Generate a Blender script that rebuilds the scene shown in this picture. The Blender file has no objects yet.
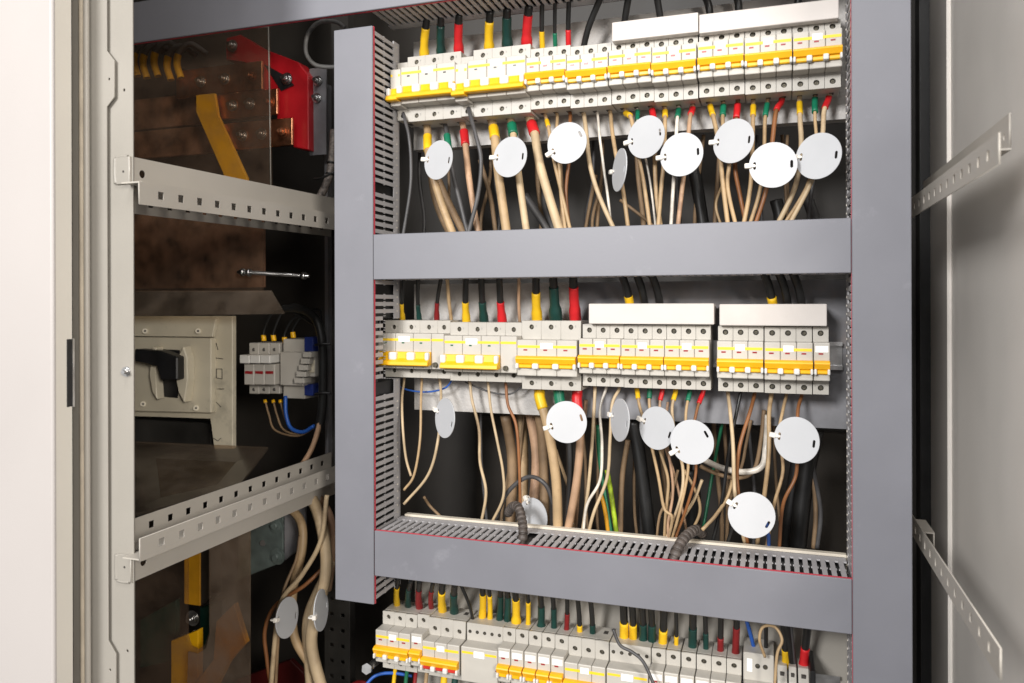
import bpy, bmesh, math, random
from mathutils import Vector, Matrix
random.seed(7)
S = bpy.context.scene
COL = S.collection
R = math.radians

# ------------------------------------------------------------------ camera
F = 772.0; CY = 304.0
CAMM = Matrix.Rotation(R(18.6), 4, 'Z') @ Matrix.Rotation(R(90), 4, 'X') @ Matrix.Rotation(-0.0025, 4, 'Z')
cd = bpy.data.cameras.new('camera'); cam = bpy.data.objects.new('camera', cd); COL.objects.link(cam)
cam.matrix_world = CAMM
cd.sensor_width = 36; cd.lens = F / 1024 * 36; cd.shift_y = (CY - 341.5) / 1024
cd.clip_start = 0.02; cd.clip_end = 100
S.camera = cam
cd.dof.use_dof = True; cd.dof.focus_distance = 1.0; cd.dof.aperture_fstop = 6.3

def ray(px, py):
    return (CAMM @ Vector(((px - 512) / F, (CY - py) / F, -1, 0)).to_4d()).to_3d() if False else CAMM.to_3x3() @ Vector(((px - 512) / F, (CY - py) / F, -1))
def P(px, py, Y):
    d = ray(px, py); return d * (Y / d.y)
def PX(px, py, X):
    d = ray(px, py); return d * (X / d.x)

# ------------------------------------------------------------------ materials
def mat(name, col, rough=0.5, metal=0.0, var=0.06, vscale=30, bump=0.0, bscale=400, spec=0.5, stain=None, coat=0.0):
    m = bpy.data.materials.new(name); m.use_nodes = True
    nt = m.node_tree; b = nt.nodes['Principled BSDF']
    b.inputs['Roughness'].default_value = rough; b.inputs['Metallic'].default_value = metal
    b.inputs['Specular IOR Level'].default_value = spec
    b.inputs['Coat Weight'].default_value = coat
    tc = nt.nodes.new('ShaderNodeTexCoord')
    oi = nt.nodes.new('ShaderNodeObjectInfo')
    add = nt.nodes.new('ShaderNodeVectorMath'); add.operation = 'ADD'
    nt.links.new(tc.outputs['Object'], add.inputs[0]); nt.links.new(oi.outputs['Location'], add.inputs[1])
    n = nt.nodes.new('ShaderNodeTexNoise'); n.inputs['Scale'].default_value = vscale; n.inputs['Detail'].default_value = 6
    nt.links.new(add.outputs[0], n.inputs['Vector'])
    r = nt.nodes.new('ShaderNodeValToRGB')
    lo = [max(0, c * (1 - var * 2.2)) for c in col]; hi = [min(1, c * (1 + var)) for c in col]
    r.color_ramp.elements[0].position = 0.3; r.color_ramp.elements[0].color = (*lo, 1)
    r.color_ramp.elements[1].position = 0.65; r.color_ramp.elements[1].color = (*hi, 1)
    nt.links.new(n.outputs['Fac'], r.inputs['Fac'])
    out = r.outputs['Color']
    if stain:
        n3 = nt.nodes.new('ShaderNodeTexNoise'); n3.inputs['Scale'].default_value = stain[1]; n3.inputs['Detail'].default_value = 8
        n3.inputs['Roughness'].default_value = 0.7
        nt.links.new(add.outputs[0], n3.inputs['Vector'])
        r3 = nt.nodes.new('ShaderNodeValToRGB'); r3.color_ramp.elements[0].position = stain[2]; r3.color_ramp.elements[1].position = stain[2] + 0.12
        nt.links.new(n3.outputs['Fac'], r3.inputs['Fac'])
        mx = nt.nodes.new('ShaderNodeMix'); mx.data_type = 'RGBA'
        mul = nt.nodes.new('ShaderNodeMath'); mul.operation = 'MULTIPLY'; mul.inputs[1].default_value = stain[3]
        nt.links.new(r3.outputs['Color'], mul.inputs[0]); nt.links.new(mul.outputs[0], mx.inputs['Factor'])
        nt.links.new(out, mx.inputs['A']); mx.inputs['B'].default_value = (*stain[0], 1)
        out = mx.outputs['Result']
    nt.links.new(out, b.inputs['Base Color'])
    if metal < 0.5:
        rr = nt.nodes.new('ShaderNodeMapRange'); rr.inputs['To Min'].default_value = max(0.05, rough - 0.1); rr.inputs['To Max'].default_value = min(1, rough + 0.12)
        nt.links.new(n.outputs['Fac'], rr.inputs['Value']); nt.links.new(rr.outputs[0], b.inputs['Roughness'])
    if bump:
        n2 = nt.nodes.new('ShaderNodeTexNoise'); n2.inputs['Scale'].default_value = bscale; n2.inputs['Detail'].default_value = 3
        nt.links.new(add.outputs[0], n2.inputs['Vector'])
        bp = nt.nodes.new('ShaderNodeBump'); bp.inputs['Strength'].default_value = bump; bp.inputs['Distance'].default_value = 0.001
        nt.links.new(n2.outputs['Fac'], bp.inputs['Height']); nt.links.new(bp.outputs['Normal'], b.inputs['Normal'])
    return m

M = {}
M['plastic'] = mat('white_plastic', (.49, .465, .42), .42, var=.035, vscale=25, bump=.05, bscale=900)
M['hood'] = mat('hood_plastic', (.63, .585, .55), .4, var=.02, bump=.04, bscale=700)
M['sticker'] = mat('sticker_paper', (.9, .9, .89), .6, var=.01)
M['orange'] = mat('orange_plastic', (.88, .44, .008), .38, var=.03)
M['yellow_lever'] = mat('yellow_plastic', (.86, .46, .006), .38, var=.03)
M['stripe'] = mat('yellow_print', (.90, .60, .03), .5, var=.04)
M['red_band'] = mat('red_plastic', (.55, .03, .02), .4)
M['ind_red'] = mat('red_window', (.30, .015, .02), .3)
M['ind_dark'] = mat('dark_window', (.03, .03, .03), .3)
M['ind_green'] = mat('green_window', (.01, .10, .05), .3)
M['knob'] = mat('knob_plastic', (.70, .69, .66), .4, var=.02)
M['ink'] = mat('grey_ink', (.28, .28, .28), .6)
M['hole'] = mat('recess_dark', (.05, .045, .04), .7)
M['screw'] = mat('screw_steel', (.10, .09, .065), .5, .6, var=.3, vscale=300)
M['steel'] = mat('zinc_steel', (.60, .60, .60), .28, 1.0, var=.12, vscale=60)
M['galv'] = mat('galvanised_steel', (.22, .22, .235), .5, .3, var=.22, vscale=14, stain=((.25, .2, .17), 9, .5, .4))
M['paint'] = mat('beige_paint', (.315, .295, .262), .42, var=.03, vscale=8, bump=.12, bscale=500)
M['rail'] = mat('rail_paint', (.44, .41, .365), .4, var=.03, vscale=10, bump=.1, bscale=500)
M['door'] = mat('door_paint', (.46, .43, .415), .45, var=.012, vscale=5, bump=.12, bscale=600)
M['dooredge'] = mat('door_edge_paint', (.74, .70, .63), .45, var=.02, vscale=5, bump=.12, bscale=600)
M['gasket'] = mat('gasket_foam', (.55, .48, .38), .8, var=.08)
M['wall'] = mat('side_wall_paint', (.80, .76, .71), .40, var=.03, vscale=6, bump=.15, bscale=350)
M['plate'] = mat('rough_plate_paint', (.50, .48, .46), .5, var=.06, vscale=40, bump=.9, bscale=260)
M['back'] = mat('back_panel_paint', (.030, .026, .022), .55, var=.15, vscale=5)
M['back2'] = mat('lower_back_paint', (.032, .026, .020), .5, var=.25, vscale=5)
M['maroon'] = mat('maroon_paint', (.07, .004, .004), .5)
M['black'] = mat('black_plastic', (.012, .012, .013), .45, var=.2)
M['blackmetal'] = mat('dark_steel', (.03, .028, .025), .5, .0, var=.3, vscale=10)
M['duct'] = mat('duct_pvc', (.190, .192, .217), .42, var=.04, vscale=7, bump=.06, bscale=300, stain=((.28, .28, .31), 16, .62, .45))
M['duct_wall'] = mat('duct_wall_pvc', (.42, .41, .42), .5, var=.05, vscale=20)
M['lip'] = mat('duct_red_lip', (.56, .06, .09), .5, var=.08)
M['cream'] = mat('cream_bar_paint', (.66, .60, .50), .5, var=.05)
M['tan'] = mat('beige_sheath', (.46, .32, .175), .5, var=.12, vscale=25, stain=((.24, .15, .08), 22, .52, .6))
M['tan2'] = mat('pale_beige_sheath', (.54, .41, .255), .5, var=.12, vscale=25, stain=((.33, .22, .13), 20, .55, .55))
M['tan3'] = mat('pink_beige_sheath', (.46, .29, .18), .5, var=.15, vscale=25, stain=((.22, .12, .08), 20, .52, .6))
M['brown'] = mat('orange_brown_sheath', (.25, .10, .035), .45, var=.15, vscale=25)
M['dtan'] = mat('dusty_brown_sheath', (.26, .17, .095), .6, var=.2, vscale=25)
M['white_w'] = mat('clear_white_sheath', (.62, .57, .50), .3, var=.25, vscale=40)
M['grey_w'] = mat('dark_grey_sheath', (.075, .073, .075), .45, var=.2, vscale=30)
M['black_w'] = mat('black_sheath', (.014, .014, .014), .42, var=.2)
M['blue_w'] = mat('blue_sheath', (.02, .10, .42), .4)
M['gy_w'] = mat('green_yellow_sheath', (.30, .42, .02), .4, var=.4, vscale=60)
M['green_w'] = mat('green_sheath', (.01, .13, .06), .4)
M['yellow'] = mat('yellow_sleeve', (.82, .50, .012), .42, var=.05, vscale=60)
M['green'] = mat('green_sleeve', (.006, .17, .09), .42, var=.08, vscale=60)
M['dgreen'] = mat('dark_green_sleeve', (.004, .042, .034), .42, var=.1, vscale=60)
M['red'] = mat('red_sleeve', (.62, .015, .02), .42, var=.08, vscale=60)
M['dred'] = mat('dark_red_sleeve', (.22, .010, .012), .42, var=.1, vscale=60)
M['tag'] = mat('tag_plastic', (.50, .51, .53), .5, var=.015, vscale=20)
M['tie'] = mat('tie_nylon', (.78, .74, .68), .45)
M['redblock'] = mat('red_insulator', (.42, .008, .014), .38, var=.06)
M['copper'] = mat('copper', (.62, .29, .16), .38, 1.0, var=.3, vscale=30)
M['copperdirty'] = mat('dusty_copper', (.30, .16, .10), .5, .4, var=.35, vscale=30)
M['greyplastic'] = mat('grey_switch_plastic', (.62, .565, .44), .5, var=.06, vscale=9, stain=((.26, .24, .19), 12, .55, .5))
M['teal'] = mat('teal_steel', (.13, .16, .15), .45, .3, var=.2)
M['amber'] = mat('amber_plastic', (.55, .26, .01), .45, var=.12, vscale=20)
M['braid'] = mat('grey_braid', (.20, .17, .15), .6, var=.3, vscale=250)
M['conduit'] = mat('grey_conduit', (.16, .155, .15), .55, var=.15, vscale=60)
M['wrap'] = mat('brown_wrap', (.085, .07, .062), .5, var=.25, vscale=90)
M['bluemod'] = mat('blue_module', (.02, .04, .22), .4)

def perspex(name, tint, dirt, amount):
    m = bpy.data.materials.new(name); m.use_nodes = True; nt = m.node_tree
    b = nt.nodes['Principled BSDF']; out = nt.nodes['Material Output']
    b.inputs['Base Color'].default_value = (*dirt, 1); b.inputs['Roughness'].default_value = .35
    t = nt.nodes.new('ShaderNodeBsdfTransparent'); t.inputs['Color'].default_value = (*tint, 1)
    mx = nt.nodes.new('ShaderNodeMixShader')
    tc = nt.nodes.new('ShaderNodeTexCoord'); n = nt.nodes.new('ShaderNodeTexNoise'); n.inputs['Scale'].default_value = 16; n.inputs['Detail'].default_value = 8; n.inputs['Roughness'].default_value = .65
    nt.links.new(tc.outputs['Object'], n.inputs['Vector'])
    mr = nt.nodes.new('ShaderNodeMapRange'); mr.inputs['From Min'].default_value = .35; mr.inputs['From Max'].default_value = .7
    mr.inputs['To Min'].default_value = amount * .4; mr.inputs['To Max'].default_value = amount * 1.7
    nt.links.new(n.outputs['Fac'], mr.inputs['Value']); nt.links.new(mr.outputs[0], mx.inputs['Fac'])
    nt.links.new(t.outputs[0], mx.inputs[1]); nt.links.new(b.outputs[0], mx.inputs[2])
    g = nt.nodes.new('ShaderNodeBsdfGlossy'); g.inputs['Roughness'].default_value = .24; g.inputs['Color'].default_value = (.9, .9, .9, 1)
    lw = nt.nodes.new('ShaderNodeLayerWeight'); lw.inputs['Blend'].default_value = .28
    mg = nt.nodes.new('ShaderNodeMixShader'); ge = nt.nodes.new('ShaderNodeNewGeometry'); sb = nt.nodes.new('ShaderNodeMath'); sb.operation = 'SUBTRACT'; sb.use_clamp = True
    nt.links.new(lw.outputs['Fresnel'], sb.inputs[0]); nt.links.new(ge.outputs['Backfacing'], sb.inputs[1]); nt.links.new(sb.outputs[0], mg.inputs['Fac'])
    nt.links.new(mx.outputs[0], mg.inputs[1]); nt.links.new(g.outputs[0], mg.inputs[2]); nt.links.new(mg.outputs[0], out.inputs['Surface'])
    return m
M['perspex'] = perspex('smoky_perspex', (.93, .89, .84), (.26, .18, .13), .13)
M['perspex_dusty'] = perspex('dusty_perspex', (.84, .76, .66), (.40, .33, .27), .17)
M['perspex_edge'] = mat('perspex_edge', (.36, .34, .30), .3)

# ------------------------------------------------------------------ mesh helpers
def smooth_path(pts, n=8):
    pts = [Vector(p) for p in pts]
    if len(pts) < 3: 
        return [pts[0].lerp(pts[-1], i / 4) for i in range(5)]
    q = [pts[0] * 2 - pts[1]] + pts + [pts[-1] * 2 - pts[-2]]
    out = []
    for i in range(1, len(q) - 2):
        p0, p1, p2, p3 = q[i - 1], q[i], q[i + 1], q[i + 2]
        for k in range(n):
            t = k / n
            out.append(.5 * ((2 * p1) + (p2 - p0) * t + (2 * p0 - 5 * p1 + 4 * p2 - p3) * t * t + (3 * p1 - p0 - 3 * p2 + p3) * t ** 3))
    out.append(pts[-1]); return out

def subpath(path, s0, s1):
    out = []; acc = 0
    for a, b in zip(path, path[1:]):
        L = (b - a).length
        if L == 0: continue
        for s in (s0, s1):
            pass
        if acc + L >= s0 and not out: out.append(a.lerp(b, max(0, (s0 - acc) / L)))
        if out and acc + L >= s1:
            out.append(a.lerp(b, (s1 - acc) / L)); return out
        if out: out.append(b.copy())
        acc += L
    return out

class MB:
    def __init__(s):
        s.bm = bmesh.new(); s.mats = []; s.cur = 0; s.ly = s.bm.faces.layers.int.new('done')
    def m(s, name):
        if name not in s.mats: s.mats.append(name)
        s.cur = s.mats.index(name); return s
    def _mark(s, n0):
        ly = s.bm.faces.layers.int.get('done') or s.bm.faces.layers.int.new('done')
        for f in s.bm.faces:
            if not f[ly]: f.material_index = s.cur; f[ly] = 1
    def box(s, x0, x1, y0, y1, z0, z1, bev=0, seg=1):
        n0 = len(s.bm.faces); b = s.bm
        v = [b.verts.new((x, y, z)) for x in (x0, x1) for y in (y0, y1) for z in (z0, z1)]
        fs = [b.faces.new([v[i] for i in q]) for q in ((0, 1, 3, 2), (4, 6, 7, 5), (0, 4, 5, 1), (2, 3, 7, 6), (0, 2, 6, 4), (1, 5, 7, 3))]
        if bev:
            es = list({e for f in fs for e in f.edges})
            bmesh.ops.bevel(b, geom=es, offset=bev, segments=seg, affect='EDGES', profile=.5)
        s._mark(n0); return s
    def tube(s, pts, r, seg=8, raw=False, cap=True):
        path = [Vector(p) for p in pts] if raw else smooth_path(pts)
        path = [p for i, p in enumerate(path) if i == 0 or (p - path[i - 1]).length > 1e-6]
        n0 = len(s.bm.faces); rings = []; N = len(path)
        t0 = (path[1] - path[0]).normalized()
        up = Vector((0, 0, 1)) if abs(t0.z) < .9 else Vector((0, 1, 0))
        nrm = (up - t0 * up.dot(t0)).normalized()
        for i, p in enumerate(path):
            t = (path[min(i + 1, N - 1)] - path[max(i - 1, 0)]).normalized()
            nrm = (nrm - t * nrm.dot(t)).normalized(); bi = t.cross(nrm)
            rr = r[0] + (r[1] - r[0]) * i / (N - 1) if isinstance(r, tuple) else r
            if callable(r): rr = r(i / (N - 1))
            rings.append([s.bm.verts.new(p + (nrm * math.cos(a) + bi * math.sin(a)) * rr) for a in [2 * math.pi * k / seg for k in range(seg)]])
        for a, b in zip(rings, rings[1:]):
            for k in range(seg):
                f = s.bm.faces.new((a[k], b[k], b[(k + 1) % seg], a[(k + 1) % seg])); f.smooth = True
        if cap:
            s.bm.faces.new(rings[0][::-1] if False else rings[0]); s.bm.faces.new(rings[-1][::-1])
        s._mark(n0); return s
    def cyl(s, p0, p1, r, seg=16): return s.tube([Vector(p0), Vector(p1)], r, seg, raw=True)
    def prism(s, pts, vec, bev=0):
        """extrude the closed 3-D polygon pts by vec"""
        n0 = len(s.bm.faces); vec = Vector(vec)
        a = [s.bm.verts.new(Vector(p)) for p in pts]; b = [s.bm.verts.new(Vector(p) + vec) for p in pts]; n = len(a)
        fs = [s.bm.faces.new(a), s.bm.faces.new(b[::-1])]
        for k in range(n): fs.append(s.bm.faces.new((a[k], b[k], b[(k + 1) % n], a[(k + 1) % n])))
        if bev:
            bmesh.ops.bevel(s.bm, geom=list({e for f in fs for e in f.edges}), offset=bev, segments=1, affect='EDGES')
        s._mark(n0); return s
    def flat(s, outer, holes, th, mtx):
        """a plate cut from a 2-D outline with real holes; th thick, centred"""
        cu = bpy.data.curves.new('outline', 'CURVE'); cu.dimensions = '2D'; cu.fill_mode = 'BOTH'; cu.extrude = th / 2
        for loop in [outer] + holes:
            sp = cu.splines.new('POLY'); sp.points.add(len(loop) - 1); sp.use_cyclic_u = True
            for q, (x, y) in zip(sp.points, loop): q.co = (x * 100, y * 100, 0, 1)
        cu.extrude = th / 2 * 100
        o = bpy.data.objects.new('outline', cu); COL.objects.link(o)
        dg = bpy.context.evaluated_depsgraph_get(); dg.update()
        me = bpy.data.meshes.new_from_object(o.evaluated_get(dg))
        bpy.data.objects.remove(o); bpy.data.curves.remove(cu)
        me.transform(mtx @ Matrix.Scale(.01, 4)); n0 = len(s.bm.faces)
        s.bm.from_mesh(me); bpy.data.meshes.remove(me); s._mark(n0); return s
    def text(s, string, size, mtx):
        cu = bpy.data.curves.new('digits', 'FONT'); cu.body = string; cu.size = size * 100; cu.extrude = .01; cu.align_x = 'CENTER'; cu.align_y = 'CENTER'
        o = bpy.data.objects.new('digits', cu); COL.objects.link(o)
        dg = bpy.context.evaluated_depsgraph_get(); dg.update()
        me = bpy.data.meshes.new_from_object(o.evaluated_get(dg)); bpy.data.objects.remove(o); bpy.data.curves.remove(cu)
        me.transform(mtx @ Matrix.Scale(.01, 4)); n0 = len(s.bm.faces); s.bm.from_mesh(me); bpy.data.meshes.remove(me); s._mark(n0); return s
    def build(s, name, material=None, parent=None, world=True):
        mats = s.mats or [material]
        bmesh.ops.remove_doubles(s.bm, verts=s.bm.verts, dist=1e-7)
        bmesh.ops.recalc_face_normals(s.bm, faces=s.bm.faces)
        ly = s.bm.faces.layers.int.get('done')
        if ly: s.bm.faces.layers.int.remove(ly)
        me = bpy.data.meshes.new(name); s.bm.to_mesh(me); s.bm.free()
        for q in mats: me.materials.append(M[q])
        o = bpy.data.objects.new(name, me); COL.objects.link(o)
        if parent:
            o.parent = parent
            if world:
                p = parent; off = Vector((0, 0, 0))
                while p: off += p.location; p = p.parent
                me.transform(Matrix.Translation(-off))
        return o

def tag(o, label, cat, group=None):
    o['label'] = label; o['category'] = cat
    if group: o['group'] = group
    return o
def thing(name, label, cat, loc=(0, 0, 0), group=None):
    o = bpy.data.objects.new(name, None); COL.objects.link(o); o.location = Vector(loc); o.empty_display_size = .02
    return tag(o, label, cat, group)
def dup(root, label, group=None):
    r = root.copy(); COL.objects.link(r); r['label'] = label
    if group: r['group'] = group
    for ch in list(root.children):
        c = ch.copy(); COL.objects.link(c); c.parent = r
        for g in list(ch.children):
            d = g.copy(); COL.objects.link(d); d.parent = c
    return r
def circle(cx, cy, r, n=14): return [(cx + r * math.cos(2 * math.pi * k / n), cy + r * math.sin(2 * math.pi * k / n)) for k in range(n)]
def rect(x0, x1, y0, y1): return [(x0, y0), (x1, y0), (x1, y1), (x0, y1)]
# matrix taking plate (u, v, w) to (x=u, z=v, y=-w) : a plate in the XZ plane
XZ = Matrix(((1, 0, 0, 0), (0, 0, -1, 0), (0, 1, 0, 0), (0, 0, 0, 1)))
# plate (u,v,w) -> (y=u, z=v, x=w)
YZ = Matrix(((0, 0, 1, 0), (1, 0, 0, 0), (0, 1, 0, 0), (0, 0, 0, 1)))
def bolt(mb, p, r=.006, d=(0, -1, 0), h=.006):
    p = Vector(p); d = Vector(d)
    mb.cyl(p, p + d * .0015, r * 1.6, 16); mb.cyl(p, p + d * h, r * 1.15, 6); mb.cyl(p, p + d * (h + .006), r * .6, 10)

# ------------------------------------------------------------------ breakers
YB = 1.0            # front of the terminal shoulders
protos = {}
def make_breaker(n, pole, hs, sz, nose, state, ind, nums, cat='circuit breaker', name='circuit_breaker', aux=None):
    W = n * pole; root = thing(name, 'x', cat)
    b = MB().m('plastic')
    b.box(0.0002, W - .0002, .006, .045, -hs, hs, .0006)
    for k in range(n):
        x0 = k * pole + .00025; x1 = (k + 1) * pole - .00025; xc = (k + .5) * pole
        for sgn in (1, -1):
            z0, z1 = sorted((sgn * (nose[1 if sgn > 0 else 0] - .001 * sgn * sgn) if False else sgn * abs(nose[0 if sgn < 0 else 1]), sgn * (hs - .0003)))
            if aux == 'nohole' and sgn > 0: holes = []
            else: holes = [circle(xc, sgn * sz, .0035)]
            b.flat(rect(x0, x1, z0, z1), holes, .0062, Matrix.Translation((0, .0033, 0)) @ XZ)
        b.box(x0 - .0001, x1 + .0001, -.022, .0065, nose[0], nose[1], .0012, 2)
        # wire entry mouths
        for sgn in (1, -1):
            b.m('hole').box(xc - .0028, xc + .0028, .0235, .0325, min(sgn * (hs - .002), sgn * (hs + .0004)), max(sgn * (hs - .002), sgn * (hs + .0004))).m('plastic')
    b.build('body', None, root, False)
    for k in range(n):
        xc = (k + .5) * pole
        for sgn in (1, -1):
            if aux == 'nohole' and sgn > 0: continue
            q = MB().m('hole').cyl((xc, .0070, sgn * sz), (xc, .0058, sgn * sz), .0038, 14)
            a = random.uniform(0, 3.1); dx, dz = math.cos(a) * .0022, math.sin(a) * .0022
            q.m('screw').cyl((xc, .0060, sgn * sz), (xc, .0036, sgn * sz), .0023, 12)
            q.m('hole').prism([(xc - dx - dz * .16, .0035, sgn * sz - dz + dx * .16), (xc + dx - dz * .16, .0035, sgn * sz + dz + dx * .16), (xc + dx + dz * .16, .0035, sgn * sz + dz - dx * .16), (xc - dx + dz * .16, .0035, sgn * sz - dz - dx * .16)], (0, .001, 0))
            q.build('terminal_screw', None, root, False)
    yf = -.022
    zt = nose[1]
    if state in ('on', 'off', 'rcd', 'relay'):
        st = MB()
        lw = .0085 if n == 1 else pole * .62
        a, c = W / 2 - lw / 2, W / 2 + lw / 2
        if n == 1 and aux is None and state == 'on': a, c = .002, W - .002
        else:
            st.box(.0012, a - .0003, yf - .0003, yf + .001, zt - .0106, zt - .0072).box(c + .0003, W - .0012, yf - .0003, yf + .001, zt - .0106, zt - .0072)
            st.build('yellow_stripe', 'stripe', root, False)
        if aux != 'nohole':
            MB().box(a, c, yf - .0005, yf + .001, zt - .0115, zt - .0040).build('label_sticker', 'sticker', root, False)
    if ind and state != 'relay':
        for k in range(n):
            xc = (k + .5) * pole - pole * .06
            iw = .0026 if ind == 'ind_red' else .0019
            MB().box(xc - iw, xc + iw, yf - .0004, yf + .001, zt - .0142, zt - .0124).build('indicator_window', ind, root, False)
    if state in ('on', 'rcd'):
        z = nose[1] - .0222
        prof = [(0, .0012), (-.0050, .0008), (-.0084, -.0010), (-.0090, -.0026), (-.0060, -.0088), (-.0040, -.0094), (0.0005, -.0094), (.0005, .0012)]
        for k in range(1):
            MB().prism([(.0006, yf + y, z + q) for y, q in prof], (W - .0012, 0, 0)).build('lever_bar', 'orange', root, False)
        MB().box(.0008, W - .0008, yf - .0042, yf + .001, z - .0150, z - .0096, .0012).build('lever_base', 'red_band' if state == 'rcd' else 'yellow_lever', root, False)
        for k in range(n + 1):
            xc = k * pole; hw = .0033 if pole < .022 else .0042
            a, c = max(.0001, xc - hw), min(W - .0001, xc + hw)
            MB().box(a, c, yf - .0088, yf + .001, z - .0158, z - .0084, .0018, 2).build('lever_knob', 'knob', root, False)
    if state == 'off':
        z = nose[0] + .0205
        prof = [(0, .0035), (-.004, .003), (-.0065, -.006), (-.0130, -.0100), (-.0138, -.0146), (-.011, -.0160), (.0005, -.0150), (.0005, .0035)]
        W0 = W - (.0 if aux != 'button' else 0)
        MB().prism([(-.0006, yf + y, z + q) for y, q in prof], (W0 + .0008, 0, 0), .0004).build('lever_bar', 'yellow_lever', root, False)
        for k in range(n + 1):
            xc = k * pole
            if n == 1 and k == 1: continue
            hw = .0060 if pole > .022 else .0042
            a, c = max(-.002, xc - hw), min(W - .0001, xc + hw)
            MB().box(a, c, yf - .0105, yf + .001, z - .0082, z + .0030, .0022, 2).build('lever_knob', 'knob', root, False)
    if aux == 'button':
        MB().box(.0008, W - .0008, yf - .0003, yf + .001, zt - .0106, zt - .0072).build('yellow_stripe', 'stripe', root, False)
        MB().cyl((W * .36, yf + .001, nose[0] + .0065), (W * .36, yf - .0045, nose[0] + .0065), .0034, 16).build('test_button', 'screw', root, False)
    if nums:
        q = MB(); tops = '135'; bots = '246'
        for k in range(min(n, 3)):
            for sgn, t in ((1, tops), (-1, bots)):
                q.text(t[k], .0036, Matrix.Translation(((k + .5) * pole + pole * .24, -.0001, sgn * sz + .001)) @ XZ)
        q.build('terminal_numbers', 'ink', root, False)
    return root

BK = {}
KINDS = {  # pole, hs, screw z, nose(z0,z1), state, indicator, numbers
    'large_off': (.027, .0465, .0382, (-.0262, .0255), 'off', 'ind_dark', True),
    'mid_off': (.0276, .0410, .0313, (-.0262, .0232), 'off', 'ind_green', True),
    'large_on': (.027, .0465, .0380, (-.0262, .0215), 'on', 'ind_red', True),
    'small_on': (.018, .0410, .0330, (-.0225, .0228), 'on', 'ind_red', False),
    'rcd': (.018, .0410, .0262, (-.0250, .0170), 'rcd', None, False),
}
def breaker(key, kind, n, xf, xl, yt, yb, label, group, zc=None):
    pole, hs, sz, nose, state, ind, nums = KINDS[kind]
    a = P(xf, yt, YB + .004); z1 = a.z
    if zc is None:
        zc = (z1 + P(xf, yb, YB + .004).z) / 2 if yb else z1 - sz
    pitch = (P(xl, yt, YB + .004).x - a.x) / (n - 1) if n > 1 else pole
    k = (kind, n)
    if k not in protos:
        protos[k] = make_breaker(n, pole, hs, sz, nose, state, ind, nums); r = protos[k]; r['label'] = label; r['group'] = group
    else: r = dup(protos[k], label, group)
    sx = pitch / pole
    r.location = (a.x - pitch / 2, YB, zc); r.scale = (sx, 1, 1)
    BK[key] = dict(x=a.x, pitch=pitch, n=n, zc=zc, hs=hs, x0=a.x - pitch / 2, x1=a.x - pitch / 2 + pitch * n)
    return r
G1, G2, G3 = 'breakers of the top row', 'breakers of the middle row', 'breakers of the bottom row'
breaker('T1', 'large_off', 3, 417.5, 453, 62.6, 116.3, 'wide breaker with lowered yellow lever, leftmost three-pole unit of the top row', G1)
breaker('T2', 'large_off', 3, 483.7, 521.7, 55.4, 111.5, 'wide breaker with lowered yellow lever, second three-pole unit of the top row', G1)
TOPL = ['white breaker with raised orange lever, just right of the wide yellow-lever units, top row',
        'white breaker without cover, between the first orange-lever unit and the white covers, top row',
        'breaker at the left end under the smaller white cover, top row',
        'breaker at the right end under the smaller white cover, top row',
        'breaker at the left end under the longer white cover, top row',
        'middle one of three breakers under the longer white cover, top row',
        'rightmost breaker of the top row, beside the right grey trunking']
for i, (a, c, yt, yb) in enumerate(((538, 564.4, 54.6, 104.5), (577.8, 605, 52.2, 103.4), (619.2, 647.3, 47.4, 99), (661.7, 690.9, 44, 97), (706.7, 737, 38.8, 92.3), (752.7, 783.8, 34.4, 89.3), (800.1, 832.4, 29.9, 85.4))):
    breaker('T%d' % (i + 3), 'small_on', 3, a, c, yt, yb, TOPL[i], G1)
breaker('M1', 'mid_off', 3, 395, 429.9, 326.7, 370.3, 'three-pole breaker with lowered yellow lever, leftmost in the middle row', G2)
breaker('M2', 'mid_off', 3, 460.2, 496.9, 329, 373.7, 'three-pole breaker with lowered yellow lever, between two button modules of the middle row', G2)
breaker('M3', 'large_on', 3, 532.3, 571.5, 326.7, 382.9, 'wide tall breaker with orange lever, left of the white covers in the middle row', G2)
MIDL = ['left of three breakers under the left white cover, middle row', 'centre one of three breakers under the left white cover, middle row',
        'right of three breakers under the left white cover, middle row', 'first three-pole breaker under the right white cover, middle row',
        'second three-pole breaker under the right white cover, middle row']
for i, (a, c, yt, yb) in enumerate(((590, 617.4, 329.8, 379.9), (631.4, 659.7, 330.6, 381.5), (674.2, 703.5, 331, 382.6), (725.6, 756, 332.2, 384.5), (772.2, 803.9, 332.7, 386.6))):
    breaker('M%d' % (i + 4), 'small_on', 3, a, c, yt, yb, MIDL[i], G2)
breaker('M9', 'small_on', 1, 820.5, 820.5, 333.2, 387.7, 'narrow one-pole breaker at the right end of the middle row', G2)
breaker('B1', 'small_on', 3, 389.6, 412.4, 615, 662.6, 'three-pole breaker at the left end of the bottom row', G3)
breaker('B2', 'small_on', 1, 424.4, 424.4, 619.4, None, 'one-pole breaker joined to the leftmost breaker of the bottom row', G3)
ZB = BK['B1']['zc']
breaker('B3', 'rcd', 3, 435.9, 460.2, 626, None, 'breaker with red band under its orange lever, left one in the bottom row', G3, zc=ZB)
OB = ['first', 'second', 'third', 'fourth', 'last']
for i, (x, y) in enumerate(((510.1, 633.3), (522.9, 635.3), (536, 636.9), (549.1, 638.7), (562.3, 640.6))):
    breaker('B5%d' % i, 'small_on', 1, x, x, y, None, '%s of five narrow one-pole breakers right of the blank module, bottom row' % OB[i], G3, zc=ZB)
breaker('B6', 'rcd', 3, 575.6, 602.5, 646, None, 'breaker with red band under its lever, right one in the bottom row', G3, zc=ZB)
OC = ['first', 'second', 'third', 'fourth', 'fifth', 'last']
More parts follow.
